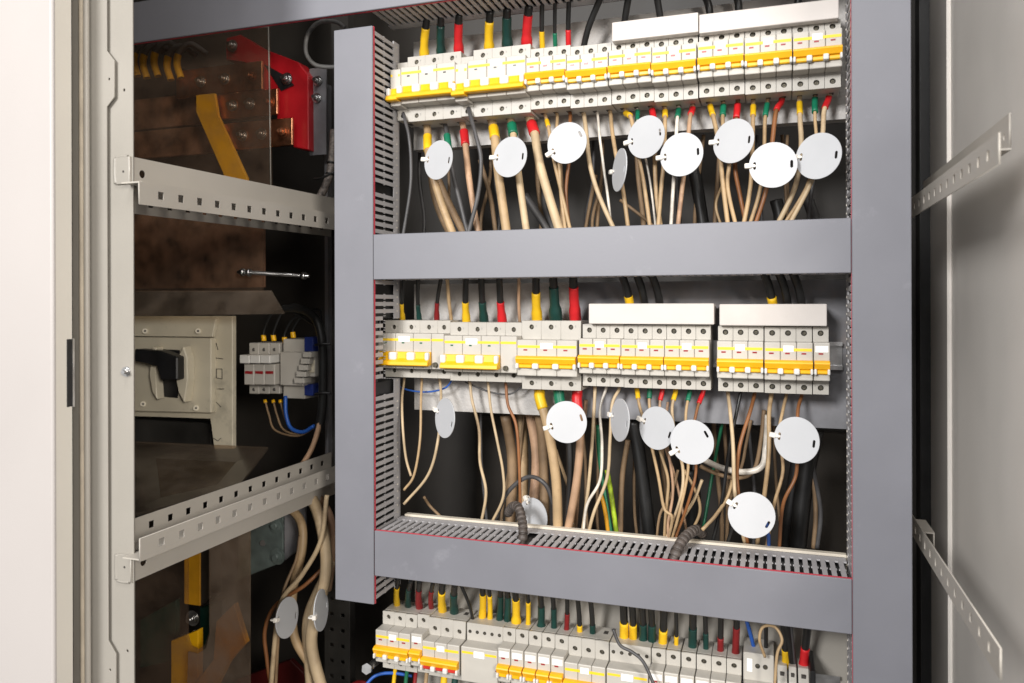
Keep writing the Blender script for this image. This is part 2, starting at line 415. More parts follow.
for i, (x, y) in enumerate(((659, 654.3), (673.6, 656), (688.9, 658), (704.1, 660.5), (719, 662.7), (734.2, 665.6))):
    breaker('B8%d' % i, 'small_on', 1, x, x, y, None, '%s of six narrow one-pole breakers left of the white box, bottom row' % OC[i], G3, zc=ZB)

# auxiliary modules
def aux_module(key, xc, yb, pole, kind, label, group, zc):
    x = P(xc, yb, YB + .004).x
    if kind == 'lever':
        r = make_breaker(1, pole, .0415, .0345, (-.0262, .0255), 'off', None, False, 'auxiliary module', 'auxiliary_module', 'nohole')
    else:
        r = make_breaker(1, pole, .0410, .0313, (-.0262, .0232), '', None, False, 'auxiliary module', 'auxiliary_module', 'button')
    r['label'] = label; r['group'] = group; r.location = (x - pole / 2, YB, zc)
    BK[key] = dict(x=x, pitch=pole, n=1, zc=zc, hs=.041)
GA = 'auxiliary modules clipped beside the breakers'
t1, t2 = BK['T1'], BK['T2']; m1, m2, m3 = BK['M1'], BK['M2'], BK['M3']
aux_module('A1', 403.6, 114, t1['x0'] - P(397.2, 60, YB).x, 'lever', 'narrow module with yellow lever at the left end of the top row', GA, t1['zc'] - .002)
BK['A1']['x'] = (t1['x0'] + P(397.2, 60, YB).x) / 2; 
g = t2['x0'] - t1['x1']
aux_module('A2', 468.6, 110, g, 'lever', 'narrow module with yellow lever between the two wide breakers of the top row', GA, t2['zc'] - .003)
aux_module('MA1', 447, 373, m2['x0'] - m1['x1'], 'button', 'blank module with small round button, left one in the middle row', GA, m1['zc'])
aux_module('MA2', 516, 377, m3['x0'] - m2['x1'], 'button', 'blank module with small round button beside the wide middle-row breaker', GA, m2['zc'])
for k, o in list(bpy.data.objects.items()):
    if k.startswith('auxiliary_module'):
        pass
def snap(label, x0):
    for o in bpy.data.objects:
        if o.get('label', '').startswith(label): o.location.x = x0
snap('narrow module with yellow lever at the left', t1['x0'] - (t1['x0'] - P(397.2, 60, YB).x))
snap('narrow module with yellow lever between', t1['x1'])
snap('blank module with small round button, left', m1['x1'])
snap('blank module with small round button beside', m2['x1'])
for k, q in (('A1', None), ('A2', (t1['x1'] + t2['x0']) / 2), ('MA1', (m1['x1'] + m2['x0']) / 2), ('MA2', (m2['x1'] + m3['x0']) / 2)):
    if q: BK[k]['x'] = q

# relay-like blank modules of the bottom row
def relay(x0p, x1p, label, screws, stripes=True):
    x0 = P(x0p, 640, YB).x; x1 = P(x1p, 640, YB).x; W = x1 - x0
    root = thing('relay_module', label, 'relay', (x0, YB, ZB), 'relay modules of the bottom row')
    b = MB().m('plastic').box(.0004, W - .0004, 0, .045, -.041, .041, .0008).box(.0006, W - .0006, -.022, .002, -.030, .0175, .0012, 2)
    b.build('body', None, root, False)
    for k in range(screws):
        for z in (.0295, -.0345):
            xc = W * (k + .5) / screws
            MB().m('hole').cyl((xc, .001, z), (xc, -.0004, z), .0024, 12).m('screw').cyl((xc, .001, z), (xc, -.0007, z), .0014, 8).build('terminal_screw', None, root, False)
    if stripes:
        MB().box(.002, W * .34, -.0224, -.021, .0085, .0115).box(W * .66, W - .002, -.0224, -.021, .0085, .0115).build('yellow_stripe', 'stripe', root, False)
        MB().box(W * .36, W * .64, -.0225, -.021, .0045, .0130).build('label_sticker', 'sticker', root, False)
        MB().box(W * .93, W * .96, -.0224, -.021, -.010, -.0088).build('indicator_window', 'ind_red', root, False)
BK['B4'] = dict(x=P(475, 640, YB).x, pitch=.0108, n=5, zc=ZB, hs=.041)
relay(BK['B3']['x1'] and 466.5, 503.2, 'blank white relay module between red-band breaker and one-pole breakers, bottom row', 5)
relay(609.3, 651.0, 'blank white relay module beside the right red-band breaker, bottom row', 5)

# white contactor-like box at the right of the bottom row
x0 = P(743.2, 655, YB).x; x1 = P(774.0, 655, YB).x
root = thing('contactor', 'white box-shaped contactor at the right end of the bottom row', 'contactor', (x0, YB, ZB))
W = x1 - x0
MB().box(0, W, -.002, .045, -.041, .053, .0012).box(.0006, W - .0006, -.022, .0, -.030, .020, .0012).build('body', 'plastic', root, False)
for fx in (.47, .72):
    MB().m('hole').cyl((W * fx, 0, .038), (W * fx, -.0024, .038), .0030, 14).m('screw').cyl((W * fx, 0, .038), (W * fx, -.0028, .038), .0019, 8).build('terminal_screw', None, root, False)
MB().box(W * .12, W * .3, -.0026, 0, .030, .046, .0003).build('cover_tab', 'sticker', root, False)

# rail-mounted terminal blocks, bottom right
GT = 'terminal blocks at the bottom right'
for i, (a, c, lab) in enumerate(((777, 787.5, 'grey rail terminal block under the yellow-sleeved cable, bottom right'), (788.5, 797, 'grey rail terminal block under the green cable, bottom right'), (798, 809.5, 'grey rail terminal block under the red-sleeved cable, bottom right'))):
    xa, xb = P(a, 675, 1.0).x, P(c, 675, 1.0).x
    r = thing('terminal_block', lab, 'terminal block', (xa, 1.0, -.47), GT)
    MB().prism([(0.0004, y, z) for y, z in ((.0, .008), (.012, .022), (.04, .022), (.045, -.06), (-.004, -.06), (-.004, .0))], (xb - xa - .0008, 0, 0), .0006).build('body', 'greyplastic' if False else 'plastic', r, False)
    MB().m('hole').box((xb - xa) * .3, (xb - xa) * .7, .004, .010, .010, .0165).build('clamp_opening', None, r, False)
xa, xb = P(809.5, 675, 1.0).x, P(815, 675, 1.0).x
tag(MB().box(xa, xb, .985, 1.045, -.53, -.4385, .001).build('end_stop', 'black'), 'black end stop beside the grey terminal blocks, bottom right', 'end stop')

# long white terminal covers
GH = 'white covers over the breaker terminals'
def hood(xa, xb, ya, yb2, key, lab, dz=.0415):
    Yh = .987
    A = P(xa, ya, Yh); B = P(xb, ya, Yh)
    b0 = BK[key]; zb = b0['zc'] + dz
    r = thing('terminal_cover', lab, 'cover', (A.x, Yh, zb), GH)
    top = yb2
    MB().box(0, B.x - A.x, 0, .0126, .0006, top - zb, .0012, 2).box(.001, B.x - A.x - .001, .0126, .05, .0415 - dz + .0006, top - zb - .001).build('cover_shell', 'hood', r, False)
hood(611.8, 698.2, 22.5, P(612, 22.3, .987).z, 'T5', 'shorter white cover strip above two breakers of the top row', .0362)
hood(699.0, 839.0, 15, P(699, 14.5, .987).z, 'T8', 'longer white cover strip at the right end of the top row', .0362)
hood(588.6, 714.0, 303.6, P(600, 303.6, .987).z, 'M5', 'white cover strip over the three central breakers of the middle row')
hood(719.3, 827.0, 304, P(760, 304, .987).z, 'M8', 'white cover strip over the right-hand breakers of the middle row')

# DIN rails and mounting plates
XL, XR = -.5105, .088
def din(xa, xb, zc, lab):
    prof = [(1.0455, -.0175), (1.0455, -.0125), (1.0525, -.0125), (1.0525, .0125), (1.0455, .0125), (1.0455, .0175), (1.0465, .0175), (1.0465, .0135), (1.0535, .0135), (1.0535, -.0135), (1.0465, -.0135), (1.0465, -.0175)]
    tag(MB().prism([(xa, y, zc + z) for y, z in prof], (xb - xa, 0, 0)).build('din_rail', 'steel'), lab, 'mounting rail', 'rails carrying the breakers')
din(-.505, P(838, 60, 1.046).x, .298, 'zinc mounting rail behind the top breaker row')
din(-.508, P(842.5, 360, 1.046).x, -.066, 'zinc mounting rail behind the middle row, its end showing at right')
din(-.52, .08, ZB, 'zinc mounting rail behind the bottom breaker row')
def plate(x0, x1, z0, z1, m, lab):
    tag(MB().box(x0, x1, 1.055, 1.0575, z0, z1).box(x0, x1, 1.0578, 1.075, z0, z0 + .0025).build('mounting_plate', m), lab, 'mounting plate', 'plates behind the breaker rows')
plate(XL, XR + .004, .232, .395, 'plate', 'rough grey painted plate behind the top breaker row')
plate(XL, P(573, 300, 1.055).x, -.1585, .030, 'plate', 'rough pale plate behind the left half of the middle row')
plate(P(573.6, 300, 1.055).x, XR + .004, -.1585, .030, 'galv', 'bluish galvanised plate behind the right half of the middle row')
plate(XL, XR + .006, -.62, -.372, 'paint', 'grey plate behind the bottom breaker row')

# ------------------------------------------------------------------ cable ducts (trunking)
YD = .930
def duct(lab, vert, x0, x1, z0, z1, lips, gaps=(), walls=(1, 1), lipmat='lip', wx=None, cut=None):
    r = thing('cable_duct', lab, 'cable duct', (x0, YD, z0), 'grey slotted cable trunking')
    MB().box(x0, x1, YD, YD + .0032, z0, z1, .0008).build('cover', 'duct', r)
    yb0, yb1, ye = YD + .0068, .995, 1.011
    T = .002
    if vert:
        sides = ((x0 + .001, x0 + .001 + T), (x1 - .001 - T, x1 - .001))
        for i, (a, c) in enumerate(sides):
            if lips[i]: MB().box(x0 - .0003 if i == 0 else x1 - .0028, x0 + .0028 if i == 0 else x1 + .0003, YD + .0034, YD + .0064, z0, z1).build('red_lip', lipmat, r)
            if not walls[i]: continue
            b = MB(); z = z0 + .004; k = 0
            while z < z1 - .006:
                if not any(g0 < z < g1 for g0, g1 in gaps):
                    b.box(a, c, yb0, .960 if cut and i == 1 and cut[0] - .006 < z < cut[1] else yb1, z + .0003, z + .0058)
                    b.box(a + .0003, c - .0003, yb0 + .028, yb0 + .0315, z + .0058, z + .0070).box(a + .0003, c - .0003, yb0 + .028, yb0 + .0315, z - .0009, z + .0003)
                z += .010; k += 1
            if cut and i == 1: b.box(a, c, yb1, ye, z0, cut[0]).box(a, c, yb1, ye, cut[1], z1)
            else: b.box(a, c, yb1, ye, z0, z1)
            b.build('slotted_wall', 'duct_wall', r)
            d = MB(); z = z0 + .007
            while z < z1 - .004:
                xx = c + .0002 if i == 1 else a - .0002
                if not (cut and i == 1 and cut[0] < z < cut[1]): d.box(min(xx, xx - .0005), max(xx, xx - .0005) + .0003, yb1 + .007, yb1 + .0095, z - .001, z + .001)
                z += .010
            d.build('snap_holes', 'white_w', r)
        b = MB()
        if cut: b.box(x0 + .001, x1 - .001, ye - .001, ye + .001, z0, cut[0]).box(x0 + .001, x1 - .001, ye - .001, ye + .001, cut[1], z1).box(x0 + .001, x1 - .032, ye - .0008, ye + .0008, cut[0] - .0005, cut[1] + .0005)
        else: b.box(x0 + .001, x1 - .001, ye - .001, ye + .001, z0, z1)
        b.build('base', 'duct_wall', r)
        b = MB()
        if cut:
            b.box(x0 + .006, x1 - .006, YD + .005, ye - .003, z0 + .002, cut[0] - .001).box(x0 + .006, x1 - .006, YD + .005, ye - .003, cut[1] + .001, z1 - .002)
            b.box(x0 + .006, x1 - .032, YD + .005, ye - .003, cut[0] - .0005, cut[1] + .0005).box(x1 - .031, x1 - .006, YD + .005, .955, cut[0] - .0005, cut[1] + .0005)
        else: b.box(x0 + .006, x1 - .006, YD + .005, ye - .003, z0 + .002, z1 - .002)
        b.build('shade_filler', 'black_w', r)  # solid black filler, puts the inner shade behind the slots
    else:
        sides = ((z0 + .001, z0 + .001 + T), (z1 - .001 - T, z1 - .001))
        for i, (a, c) in enumerate(sides):
            if lips[i]: MB().box(x0, x1, YD + .0034, YD + .0064, z0 - .0003 if i == 0 else z1 - .0028, z0 + .0028 if i == 0 else z1 + .0002).build('red_lip', lipmat, r)
            if not walls[i]: continue
            b = MB(); x = (wx or x0) + .004
            while x < x1 - .006:
                if not any(g0 < x < g1 for g0, g1 in gaps):
                    b.box(x + .0003, x + .0058, yb0, yb1, a, c)
                    b.box(x + .0058, x + .0070, yb0 + .028, yb0 + .0315, a + .0003, c - .0003).box(x - .0009, x + .0003, yb0 + .028, yb0 + .0315, a + .0003, c - .0003)
                x += .010
            b.box(wx or x0, x1, yb1, ye, a, c).build('slotted_wall', 'duct_wall', r)
        MB().box(wx or x0, x1, ye - .001, ye + .001, z0 + .001, z1 - .001).build('base', 'duct_wall', r)
        MB().box((wx or x0) + .002, x1 - .002, YD + .005, ye - .003, z0 + .006, z1 - .006).build('shade_filler', 'black_w', r)  # black filler box standing in for the dark inside the slots
    return r
xl0, xl1 = P(334.4, 300, YD).x, P(372.9, 300, YD).x
xr0, xr1 = P(852.0, 300, YD).x, P(911.8, 300, YD).x
duct('left upright grey cable duct with red edge and open slots', True, xl0, xl1, -.4065, .3775, (0, 1), gaps=((.150, .166), (-.124, -.110), (.008, .018)), cut=(m1['zc'] - .0435, m1['zc'] + .0435))
duct('right upright grey cable duct, full height of the panel', True, xr0, xr1, -.62, .62, (1, 0))
duct('middle grey cross duct between the top and middle breaker rows', False, xl1 + .0007, xr0 - .0007, .0335, .0945, (0, 0), walls=(1, 0))
duct('lower grey cross duct with red edge and two wrapped cables through its slots', False, xl1 + .0013, xr0 - .0007, -.3672, -.3062, (0, 1), gaps=((P(521, 540, .95).x - .006, P(521, 540, .95).x + .002), (P(678, 555, .95).x - .010, P(678, 555, .95).x + .001)))
duct('top grey cross duct reaching left behind the white post', False, -1.05, xr0 - .0007, .3985, .4605, (1, 0), wx=xl1 - .01)
# cream ledge behind the lower duct
tag(MB().box(XL + .004, xr0 + .001, 1.0125, 1.0225, -.330, -.3045, .0008).build('cream_ledge', 'cream'), 'cream painted ledge along the rear edge of the lower cross duct', 'ledge')

# ------------------------------------------------------------------ enclosure
enc = thing('cabinet', 'open beige steel switch cabinet holding all the breaker rows', 'cabinet', (0, .66, -.75))
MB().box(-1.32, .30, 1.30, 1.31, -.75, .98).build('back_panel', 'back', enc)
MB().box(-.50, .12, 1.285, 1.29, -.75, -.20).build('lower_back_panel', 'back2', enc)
MB().m('wall').box(.2245, .2265, .70, 1.152, -.75, .98).box(.2195, .2215, 1.152, 1.262, -.75, .98).box(.2195, .2265, 1.150, 1.152, -.75, .98).build('side_wall', None, enc)
MB().box(.206, .30, 1.264, 1.298, -.75, .98).build('rear_gap_shade', 'black', enc)  # black box for the shadow in the gap behind the right duct
MB().box(-1.32, .30, .66, 1.31, .98, .99).build('unseen_roof', 'back', enc)  # out of view, added to keep ambient light out of the cabinet
MB().box(-1.32, .30, .66, 1.31, -.76, -.75).build('unseen_bottom_panel', 'back', enc)  # unseen as well, closes the cabinet against light from below
MB().box(-1.33, -1.32, .66, 1.31, -.75, .98).build('side_wall', 'back', enc)  # unseen left wall, added to stop light coming in sideways
# front post, left
pz = .98
xpa, xpb = P(103, 300, .66).x, P(133.0, 300, .66).x
hl = [circle(P(124, 90, .66).x, P(124, 90, .66).z, .0018, 10), circle(P(127.3, 651, .66).x, P(127.3, 651, .66).z, .0018, 10)]
MB().flat(rect(xpa, xpb, -pz, pz), hl, .002, Matrix.Translation((0, .661, 0)) @ XZ).build('front_post', 'paint', enc)
# front flange with gasket channel
fx = lambda px, Y: P(px, 300, Y).x
tabs = []
fo = [(fx(88, .655), -pz), (fx(107, .655), -pz)]
def tabpts(ya, yb, yc, yd):  # tab outline going upwards
    z = lambda y: P(110, y, .655).z
    return [(fx(107, .655), z(yd)), (fx(114.6, .655), z(yc)), (fx(114.6, .655), z(yb)), (fx(107, .655), z(ya))]
fo += tabpts(641, 653, 720, 735) + tabpts(50, 61, 97, 106) + [(fx(107, .655), pz), (fx(88, .655), pz)]
hh = [circle(P(109, 79, .655).x, P(109, 79, .655).z, .0016, 10), circle(P(110, 670, .655).x, P(110, 670, .655).z, .0016, 10)]
MB().flat(fo, hh, .002, Matrix.Translation((0, .656, 0)) @ XZ).build('front_flange', 'paint', enc)
MB().tube([(fx(87, .650), .650, -pz), (fx(87, .650), .650, pz)], .0032, 12).build('flange_bead', 'rail', enc)
MB().box(fx(72.5, .650), fx(86, .650), .650, .653, -pz, pz).build('gasket_channel', 'paint', enc)
MB().tube([(fx(82, .648), .648, -pz), (fx(82, .648), .648, pz)], .0026, 10).build('gasket', 'gasket', enc)
# right front post sliver
xq = .205
MB().box(xq, xq + .05, .690, .70, -pz, pz, .001).build('front_post', 'paint', enc)
# inner galvanised post
xi = PX(326.5, 300, -.70)
MB().m('galv').box(P(324.8, 300, 1.10).x, P(328, 300, 1.10).x, 1.10, 1.13, -.30, .36).m('blackmetal').box(P(328, 300, 1.10).x, P(345, 300, 1.1).x, 1.112, 1.13, -.75, .75).build('inner_post', None, enc)
# perforated dark strip near the bottom left of the panel
xa, xb = P(325, 640, 1.09).x, P(350, 640, 1.09).x
holes = []
for i in range(9):
    for f in (.28, .72):
        z = -.40 - i * .025; holes.append(rect(xa + (xb - xa) * f - .0035, xa + (xb - xa) * f + .0035, z - .003, z + .003))
MB().flat(rect(xa, xb, -.72, -.33), holes, .002, Matrix.Translation((0, 1.09, 0)) @ XZ).build('perforated_strip', 'blackmetal', enc)

# neighbouring closed door on the far left
dr = thing('closed_cabinet', 'neighbouring closed cabinet with plain white door, at the left edge', 'cabinet', (-.72, .61, -.75))
xd = P(50, 300, .600).x
MB().box(-1.4, xd, .600, .602, -.98, .98).build('door_face', 'door', dr)
MB().m('door').tube([(xd - .0004, .6035, -.98), (xd - .0004, .6035, .98)], .0035, 20).m('dooredge').box(xd - .002, xd + .0030, .6035, .6235, -.98, .98).build('door_edge', None, dr)
za, zb = P(69, 408, .615).z, P(69, 339, .615).z
MB().box(xd + .0015, xd + .0034, .6165, .6265, za, zb, .0008).build('lock_slot', 'black', dr)
MB().box(xd + .0034, xd + .0040, .6235, .6258, za, zb).build('lock_rim', 'steel', dr)

# rails along the cabinet depth
def side_rail(lab, mirror, up, xlip, zoff, yn, near, rot=0.0):
    """up: +1 lower style (lip rises from the shelf), -1 upper style; coordinates measured from the shelf"""
    s = -1 if mirror else 1      # +1: the lip is on the +X side (left wall)
    r = thing('perforated_rail', lab, 'rail', (xlip, yn, zoff), 'perforated rails along the cabinet sides')
    L = .46
    def MX(x): return Matrix.Translation((s * x, 0, 0)) @ YZ
    hs = [rect(.030 * k + .0262, .030 * k + .0345, up * .0120 - .0042, up * .0120 + .0042) for k in range(14)]
    z0, z1 = sorted((0, up * .0240))
    MB().flat(rect(0, L, z0, z1), hs, .0016, MX(0)).build('lip', 'rail', r, False)
    hs = [rect(.030 * k + .0395, .030 * k + .0475, up * .0145 - .0041, up * .0145 + .0041) for k in range(14)]
    z0, z1 = sorted((0, up * .0275))
    if near: MB().flat(rect(.031, L, z0, z1), hs, .0016, MX(-.055)).build('back_web', 'rail', r, False)
    b = MB(); xx = sorted((s * .0, s * -.027)); b.box(xx[0], xx[1], .004 if near else (.075 if up < 0 else L - .06), L, -.0008, .0008)
    if near:
        xx = sorted((s * -.02, s * -.055)); b.box(xx[0], xx[1], .031, L, -.0010, .0006)
    z0, z1 = sorted((-up * .0008, -up * .030))
    y0w = .0140 if near else (.075 if up < 0 else L - .06)
    hs = [circle(.0315, -up * .013, .0045)] if near else ([circle(.090, -up * .013, .0030)] if up < 0 else [])
    b.flat(rect(y0w, L, z0, z1), hs, .0016, MX(-.026)).build('side_web', 'rail', r, False)
    if near:
        t = MB(); xx = sorted((s * -.0262, s * -.0455)); z0, z1 = sorted((-up * .0005, -up * .030))
        t.box(xx[0], xx[1], .0138, .0163, z0, z1, .0008, 2)
        t.m('paint').tube([(s * -.0455, .0155, z0 + .001), (s * -.0462, .0155, (z0 + z1) / 2), (s * -.0455, .0155, z1 - .001)], .0026, 8).tube([(s * -.045, .0155, z1 if up < 0 else z0), (s * -.037, .0155, (z1 if up < 0 else z0) * 1.02), (s * -.029, .0155, z1 if up < 0 else z0)], .0020, 8)
        t.mats = ['paint', 'paint']
        t.m('hole').cyl((s * -.034, .0150, -up * .014), (s * -.034, .0135, -up * .014), .0013, 10)
        t.build('bent_tab', None, r, False)
    r.rotation_euler = (rot, 0, 0)
    return r
side_rail('perforated beige rail at the upper left, in front of the red insulator', False, -1, -.630, .1300, .6435, True, R(1.1))
side_rail('perforated beige rail at the lower left, above the beige cables', False, 1, -.630, -.2695, .6435, True)
side_rail('perforated beige rail on the right wall, upper of the two', True, -1, .163, .1285, .669, False)
side_rail('perforated beige rail on the right wall, lower of the two', True, 1, .163, -.2845, .669, False)
b = MB().m('steel'); p = P(127, 371.5, .66); bolt(b, p, .0034, (.35, -.94, 0), .004)
tag(b.build('bolt', None), 'small zinc bolt screwed into the white front post', 'bolt')

# ------------------------------------------------------------------ cables
def term(key, pole, side):
    q = BK[key]; return Vector((q['x'] + pole * q['pitch'], YB + .028, q['zc'] + side * (q['hs'] - .003)))
def cable(lab, pts, r, m, group=None, sleeves=(), seg=8, name='cable', cat='cable'):
    path = smooth_path(pts)
    o = MB().tube(path, r, seg, raw=True).build(name, m)
    tag(o, lab, cat, group)
    for sm, s0, s1, rf in sleeves:
        sp = subpath(path, s0, s1)
        if len(sp) >= 2:
            MB().tube(sp, rf if callable(rf) else r * rf, 10, raw=True).build('sleeve', sm, o)
    return o
ROWN = {'T': 'top row', 'M': 'middle row', 'B': 'bottom row'}
BNAME = {'T1': 'leftmost wide breaker, top row', 'T2': 'second wide breaker, top row', 'T3': 'first uncovered orange-lever breaker, top row', 'T4': 'second uncovered orange-lever breaker, top row',
         'T5': 'left breaker under short cover, top row', 'T6': 'right breaker under short cover, top row', 'T7': 'left breaker under long cover, top row', 'T8': 'middle breaker under long cover, top row', 'T9': 'rightmost breaker, top row',
         'M1': 'leftmost breaker, middle row', 'M2': 'second yellow-lever breaker, middle row', 'M3': 'wide orange-lever breaker, middle row', 'M4': 'left breaker under left cover, middle row', 'M5': 'centre breaker under left cover, middle row',
         'M6': 'right breaker under left cover, middle row', 'M7': 'first breaker under right cover, middle row', 'M8': 'second breaker under right cover, middle row', 'M9': 'one-pole breaker, middle row',
         'B1': 'leftmost breaker, bottom row', 'B2': 'narrow breaker, bottom row left', 'B3': 'left red-band breaker, bottom row', 'A1': 'left narrow lever module, top row', 'A2': 'second narrow lever module, top row', 'MA1': 'left button module, middle row', 'MA2': 'right button module, middle row'}
POLE = {3: ['left', 'middle', 'right'], 1: ['only']}
CN = {'yellow': 'yellow', 'green': 'green', 'red': 'red', 'dgreen': 'dark green', 'dred': 'dark red'}
WN = {'tan': 'beige', 'tan2': 'pale beige', 'tan3': 'pinkish', 'brown': 'orange-brown', 'dtan': 'dusty brown', 'white_w': 'whitish', 'grey_w': 'grey', 'black_w': 'black', 'blue_w': 'blue', 'green_w': 'green', 'gy_w': 'green-yellow'}
GUP = 'cables entering the breakers from above'; GDN = 'cables leaving the breakers below'
def up(key, pole, top, r, sl, m='black_w', L=.040, Y=.99, flare=1.45):
    t = term(key, pole, 1); tp = P(top[0], top[1], Y)
    s = t.lerp(tp, .45); s.x = t.x + (tp.x - t.x) * .35
    w = POLE[BK[key]['n']][pole] if BK[key]['n'] in POLE else 'left'
    lab = ('%s sleeved %s' % (CN[sl], WN[m]) if sl else WN[m]) + ' cable into top of %s pole, %s' % (w, BNAME[key])
    fl = lambda q, r=r: r * (flare if q < .38 else (1.18 + (flare - 1.18) * max(0, (.5 - q) / .12) if q < .5 else 1.18))
    cable(lab, [t, s, tp], r, m, GUP, [(sl, 0.001, L, fl)] if sl else [])
def dn(key, pole, pts, r, m='tan', sl=None, s0=.010, s1=.034, rf=1.35, Y=.985, base=None):
    t = term(key, pole, -1)
    r *= .92 if r > .004 else .84
    q0 = P(pts[0][0], pts[0][1], 1.012); t2 = t + Vector(((q0.x - t.x) * .35, 0, -.010)); t = t + Vector(((q0.x - t.x) * .15, 0, 0))
    ps = [t, t2] + [P(q[0], q[1], q[2] if len(q) > 2 else (Y if i else max(Y, (Y + 1.03) / 2))) for i, q in enumerate(pts)]
    w = POLE[BK[key]['n']][pole] if BK[key]['n'] in POLE else 'left'
    lab = ('%s sleeved %s' % (CN[sl], WN[m]) if sl else WN[m]) + ' cable below %s pole, %s' % (w, BNAME[key])
    cable(lab, ps, r, m, GDN, [(sl, s0, s1, rf)] if sl else [])

# top row, from above
up('T1', 0, (427, 16), .0051, 'yellow', L=.052); up('T1', 1, (441, 15), .0049, 'dgreen', L=.052); up('T1', 2, (459, 14), .0052, 'red', L=.052)
up('T2', 0, (490, 11), .0053, 'yellow', L=.050); up('T2', 1, (507, 8), .0056, 'dgreen', L=.052); up('T2', 2, (529, 5), .0056, 'red', L=.052)
up('T3', 0, (542, 0), .0032, 'yellow', L=.034, flare=1.2); up('T3', 1, (555, 0), .0026, 'green', L=.030, flare=1.1); up('T3', 2, (569, -4), .0032, 'red', L=.032, flare=1.2)
for i, (key, top) in enumerate((('T4', (604, -10)), ('T5', (630, -12)), ('T6', (655, -14)))):
    up(key, 0, top, .0045, None)
for key, pole, sl, top in (('T7', 0, 'yellow', (690, -26)), ('T7', 2, 'red', (724, -30)), ('T9', 0, 'red', (815, -45))):
    t = term(key, pole, 1); tp = P(top[0], top[1], 1.0); z = t + Vector((0, 0.006, .05))
    cable('black cable with %s tip behind the long white cover, above %s' % (CN[sl], {'T7': 'its left end', 'T9': 'its right end'}[key]) if pole != 2 else 'black cable with red tip behind the long white cover, near its middle', [t, z, tp], .0048, 'black_w', GUP, [(sl, .008, .031, 1.2)])
# top row, below
cable('grey cable with bare metal end hanging from the left narrow lever module', [P(403.3, 113, 1.001), P(405.5, 122, .992), P(409, 137, .985), P(411, 162, .985), P(410, 192, .985), P(402, 242, .985)], .0024, 'grey_w', GDN, [('steel', 0, .034, .8)])
cable('grey cable with bare metal end hanging from the second narrow lever module', [P(468.5, 108, 1.001), P(471, 118, .990), P(476.5, 138, .978), P(481, 160, .975), P(478, 195, .975), P(466, 242, .975)], .0030, 'grey_w', GDN, [('steel', 0, .036, .75)])
dn('T1', 0, [(428, 150), (433, 175), (442, 205), (456, 242)], .0062, 'tan', 'yellow', .022, .050, 1.15, Y=.99)
dn('T1', 1, [(449, 150), (454, 178), (462, 210), (470, 242)], .0040, 'grey_w', 'green', .022, .050, 1.5, Y=1.0)
dn('T1', 2, [(466, 150), (469, 178), (474, 210), (480, 242)], .0050, 'tan3', 'red', .018, .044, 1.35, Y=.99)
dn('T2', 0, [(495, 140), (498, 170), (502, 200), (508, 242)], .0070, 'tan', 'yellow', .016, .042, 1.12, Y=.985)
dn('T2', 1, [(514, 140), (518, 170), (522, 200), (528, 242)], .0055, 'tan2', 'green', .012, .034, 1.35, Y=.99)
dn('T2', 2, [(535, 136), (540, 165), (550, 200), (563, 242)], .0068, 'tan2', 'red', .014, .040, 1.2, Y=.985)
dn('T3', 0, [(549, 130), (554, 160), (562, 195), (573, 242)], .0030, 'tan', 'yellow', .016, .034, 1.3)
dn('T3', 1, [(557, 130), (559, 160), (561, 195), (567, 242)], .0028, 'tan')
dn('T3', 2, [(570, 125), (569, 160), (566, 195), (571, 242)], .0030, 'brown', Y=.995)
dn('T4', 0, [(586, 130), (590, 165), (600, 198), (620, 242)], .0036, 'tan2')
dn('T4', 1, [(600, 140), (604, 170), (608, 198), (613, 242)], .0022, 'white_w', Y=.995)
dn('T4', 2, [(612, 130), (616, 155), (623, 190), (630, 242)], .0032, 'tan')
dn('T5', 0, [(631, 118), (636, 145), (644, 185), (652, 242)], .0032, 'tan', 'yellow', .008, .030, 1.45)
dn('T5', 1, [(638, 130), (646, 160), (652, 195), (657, 242)], .0018, 'white_w', 'green', .006, .024, 2.0, Y=.995)
dn('T5', 2, [(655, 130), (655, 165), (657, 200), (663, 242)], .0034, 'tan', 'red', .006, .026, 1.5, Y=.99)
dn('T6', 0, [(665, 120), (664, 160), (661, 190), (657, 242)], .0032, 'tan', 'yellow', .008, .030, 1.4)
dn('T6', 1, [(677, 122), (675, 160), (673, 190), (670, 242)], .0028, 'white_w', 'green', .007, .029, 1.6)
dn('T6', 2, [(690, 118), (687, 150), (682, 190), (676, 242)], .0034, 'tan3', 'red', .006, .028, 1.4)
dn('T7', 0, [(714, 120), (719, 145), (723, 185), (730, 242)], .0034, 'tan', 'yellow', .006, .030, 1.35)
dn('T7', 1, [(723, 125), (729, 160), (728, 190), (740, 242)], .0030, 'tan', 'green', .008, .028, 1.6)
dn('T7', 2, [(736, 125), (735, 165), (740, 195), (750, 242)], .0032, 'brown', 'red', .008, .032, 1.6, Y=.995)
dn('T8', 0, [(753, 120), (752, 155), (750, 190), (740, 242)], .0032, 'tan', 'yellow', .012, .034, 1.4)
dn('T8', 1, [(765, 120), (764, 150), (760, 190), (744, 242)], .0028, 'tan', 'green', .010, .034, 1.5, Y=.99)
dn('T8', 2, [(776, 112), (772, 145), (766, 190), (749, 242)], .0034, 'brown', 'red', .004, .030, 1.35, Y=.995)
dn('T9', 0, [(800, 118), (801, 150), (794, 190), (768, 242)], .0036, 'tan2', 'yellow', .012, .036, 1.25)
dn('T9', 1, [(815, 118), (816, 150), (805, 190), (772, 242)], .0024, 'tan', 'green', .006, .032, 1.9, Y=.99)
dn('T9', 2, [(824, 112), (822, 140), (812, 180), (780, 242)], .0034, 'tan2', 'red', .006, .030, 1.4, Y=.99)

